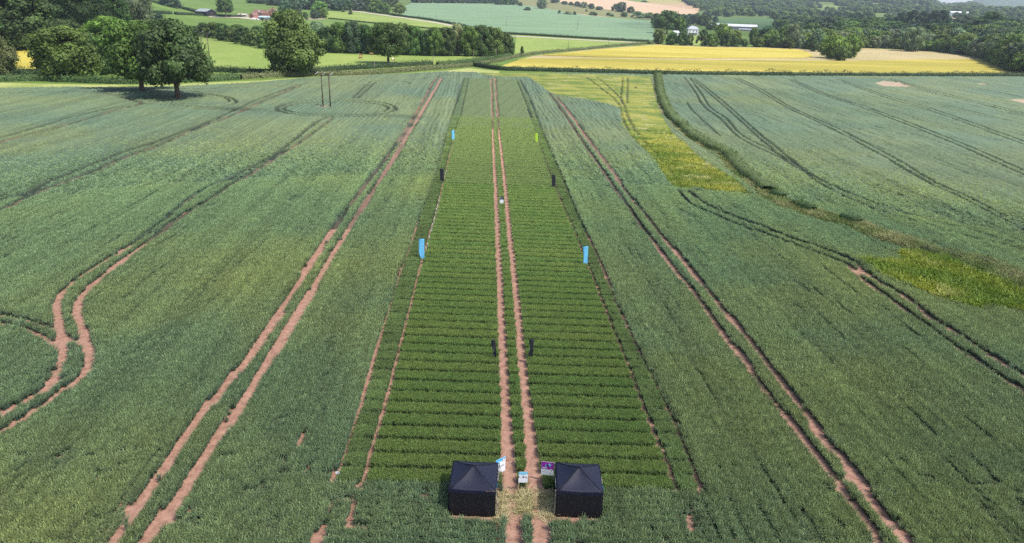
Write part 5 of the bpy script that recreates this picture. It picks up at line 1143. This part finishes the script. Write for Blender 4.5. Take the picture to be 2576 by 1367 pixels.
mono("shed_annex", "low white-roofed lean-to in front of the long shed's right end", 1880, 78, 40 * ub(1880, 78), 5, 2.0, 2.6, R(-14), LILAC, SHEDW)
gable("garden_shed", "small white outbuilding half hidden by the trees left of the white house", 1699, 92, 7, 5, 4.2, 2.0, R(20), WHITEW, SLATE)
def far_building(px, py, wpx, hm, label):
    q = at(px, py); gable("far_shed", label, px, py, wpx * mpp(q), 16, hm, 3, R(-20), WHITEW, SHEDW)
far_building(2402, 40, 24, 9, "left one of two far white sheds glinting above the right wood"); far_building(2440, 42, 20, 9, "right one of two far white sheds glinting above the right wood")

# ------------------------------------------------------------------ unseen clouds placed to dim the sun, and the air
def shade_cloud(cx, cy, rx, ry, alt, opacity, label, seed):
    bm = bmesh.new(); bmesh.ops.create_icosphere(bm, subdivisions=5, radius=1.0)
    from mathutils import noise
    for v in bm.verts:
        q = v.co.copy(); k_ = 1 + .25 * noise.noise(q * 1.7 + Vector((seed, 0, 0))) + .12 * noise.noise(q * 4.3 + Vector((0, seed, 0)))
        v.co = Vector((q.x * k_, q.y * k_, max(q.z, -.35) * k_))
    me = bpy.data.meshes.new("shade_cloud"); bm.to_mesh(me); bm.free()
    for p in me.polygons: p.use_smooth = True
    m, t, b = newmat("cloud_vapour_%d" % seed)
    tc = t.nodes.new("ShaderNodeTexCoord"); mp = t.nodes.new("ShaderNodeMapping"); mp.inputs["Scale"].default_value = (1, 1, 0); t.links.new(tc.outputs["Object"], mp.inputs[0])
    ln = t.nodes.new("ShaderNodeVectorMath"); ln.operation = 'LENGTH'; t.links.new(mp.outputs[0], ln.inputs[0])
    n = t.nodes.new("ShaderNodeTexNoise"); n.inputs["Scale"].default_value = 2.2; n.inputs["Detail"].default_value = 4; t.links.new(mp.outputs[0], n.inputs["Vector"])
    a = t.nodes.new("ShaderNodeMath"); a.operation = 'MULTIPLY_ADD'; a.inputs[1].default_value = .5; t.links.new(n.outputs[0], a.inputs[0]); t.links.new(ln.outputs["Value"], a.inputs[2])
    r = t.nodes.new("ShaderNodeMapRange"); r.interpolation_type = 'SMOOTHSTEP'; r.inputs[1].default_value = 1.2; r.inputs[2].default_value = .62; r.inputs[3].default_value = 0; r.inputs[4].default_value = opacity; t.links.new(a.outputs[0], r.inputs[0])
    tp = t.nodes.new("ShaderNodeBsdfTransparent"); tl = t.nodes.new("ShaderNodeBsdfTranslucent"); tl.inputs[0].default_value = (.9, .9, .92, 1)
    mx = t.nodes.new("ShaderNodeMixShader"); t.links.new(r.outputs[0], mx.inputs[0]); t.links.new(tp.outputs[0], mx.inputs[1]); t.links.new(tl.outputs[0], mx.inputs[2]); t.links.new(mx.outputs[0], t.nodes["Material Output"].inputs[0])
    o = link("shade_cloud", me, m); k_ = alt / math.tan(SUN_EL); o.location = (cx + k_ * math.sin(SUN_AZ), cy + k_ * math.cos(SUN_AZ), alt); o.scale = (rx, ry, 60)
    tag(o, label, "shade_cloud", kind="stuff"); return o
shade_cloud(0, 20, 300, 190, 700, .28, "thin unseen cloud placed to dim the sun on the trial plots", 1)
shade_cloud(560, 1150, 420, 560, 720, .30, "broad unseen cloud placed to shade the right wood and valley", 2)
shade_cloud(-330, 520, 190, 200, 700, .40, "small unseen cloud placed to shade the left hillside trees", 3)
HZ, t_, b_ = newmat("air"); t_.nodes.remove(b_); _v = t_.nodes.new("ShaderNodeVolumePrincipled")
_v.inputs["Color"].default_value = (.72, .82, .97, 1); _v.inputs["Density"].default_value = HAZE; _v.inputs["Anisotropy"].default_value = .1
t_.links.new(_v.outputs[0], t_.nodes["Material Output"].inputs["Volume"])
HZ.cycles.volume_sampling = 'EQUIANGULAR'
hz = MB().box((0, 6400, 200), (24000, 13600, 404)).build("haze", HZ); tag(hz, "thin blue summer haze in the air of the valley", "haze", kind="stuff")
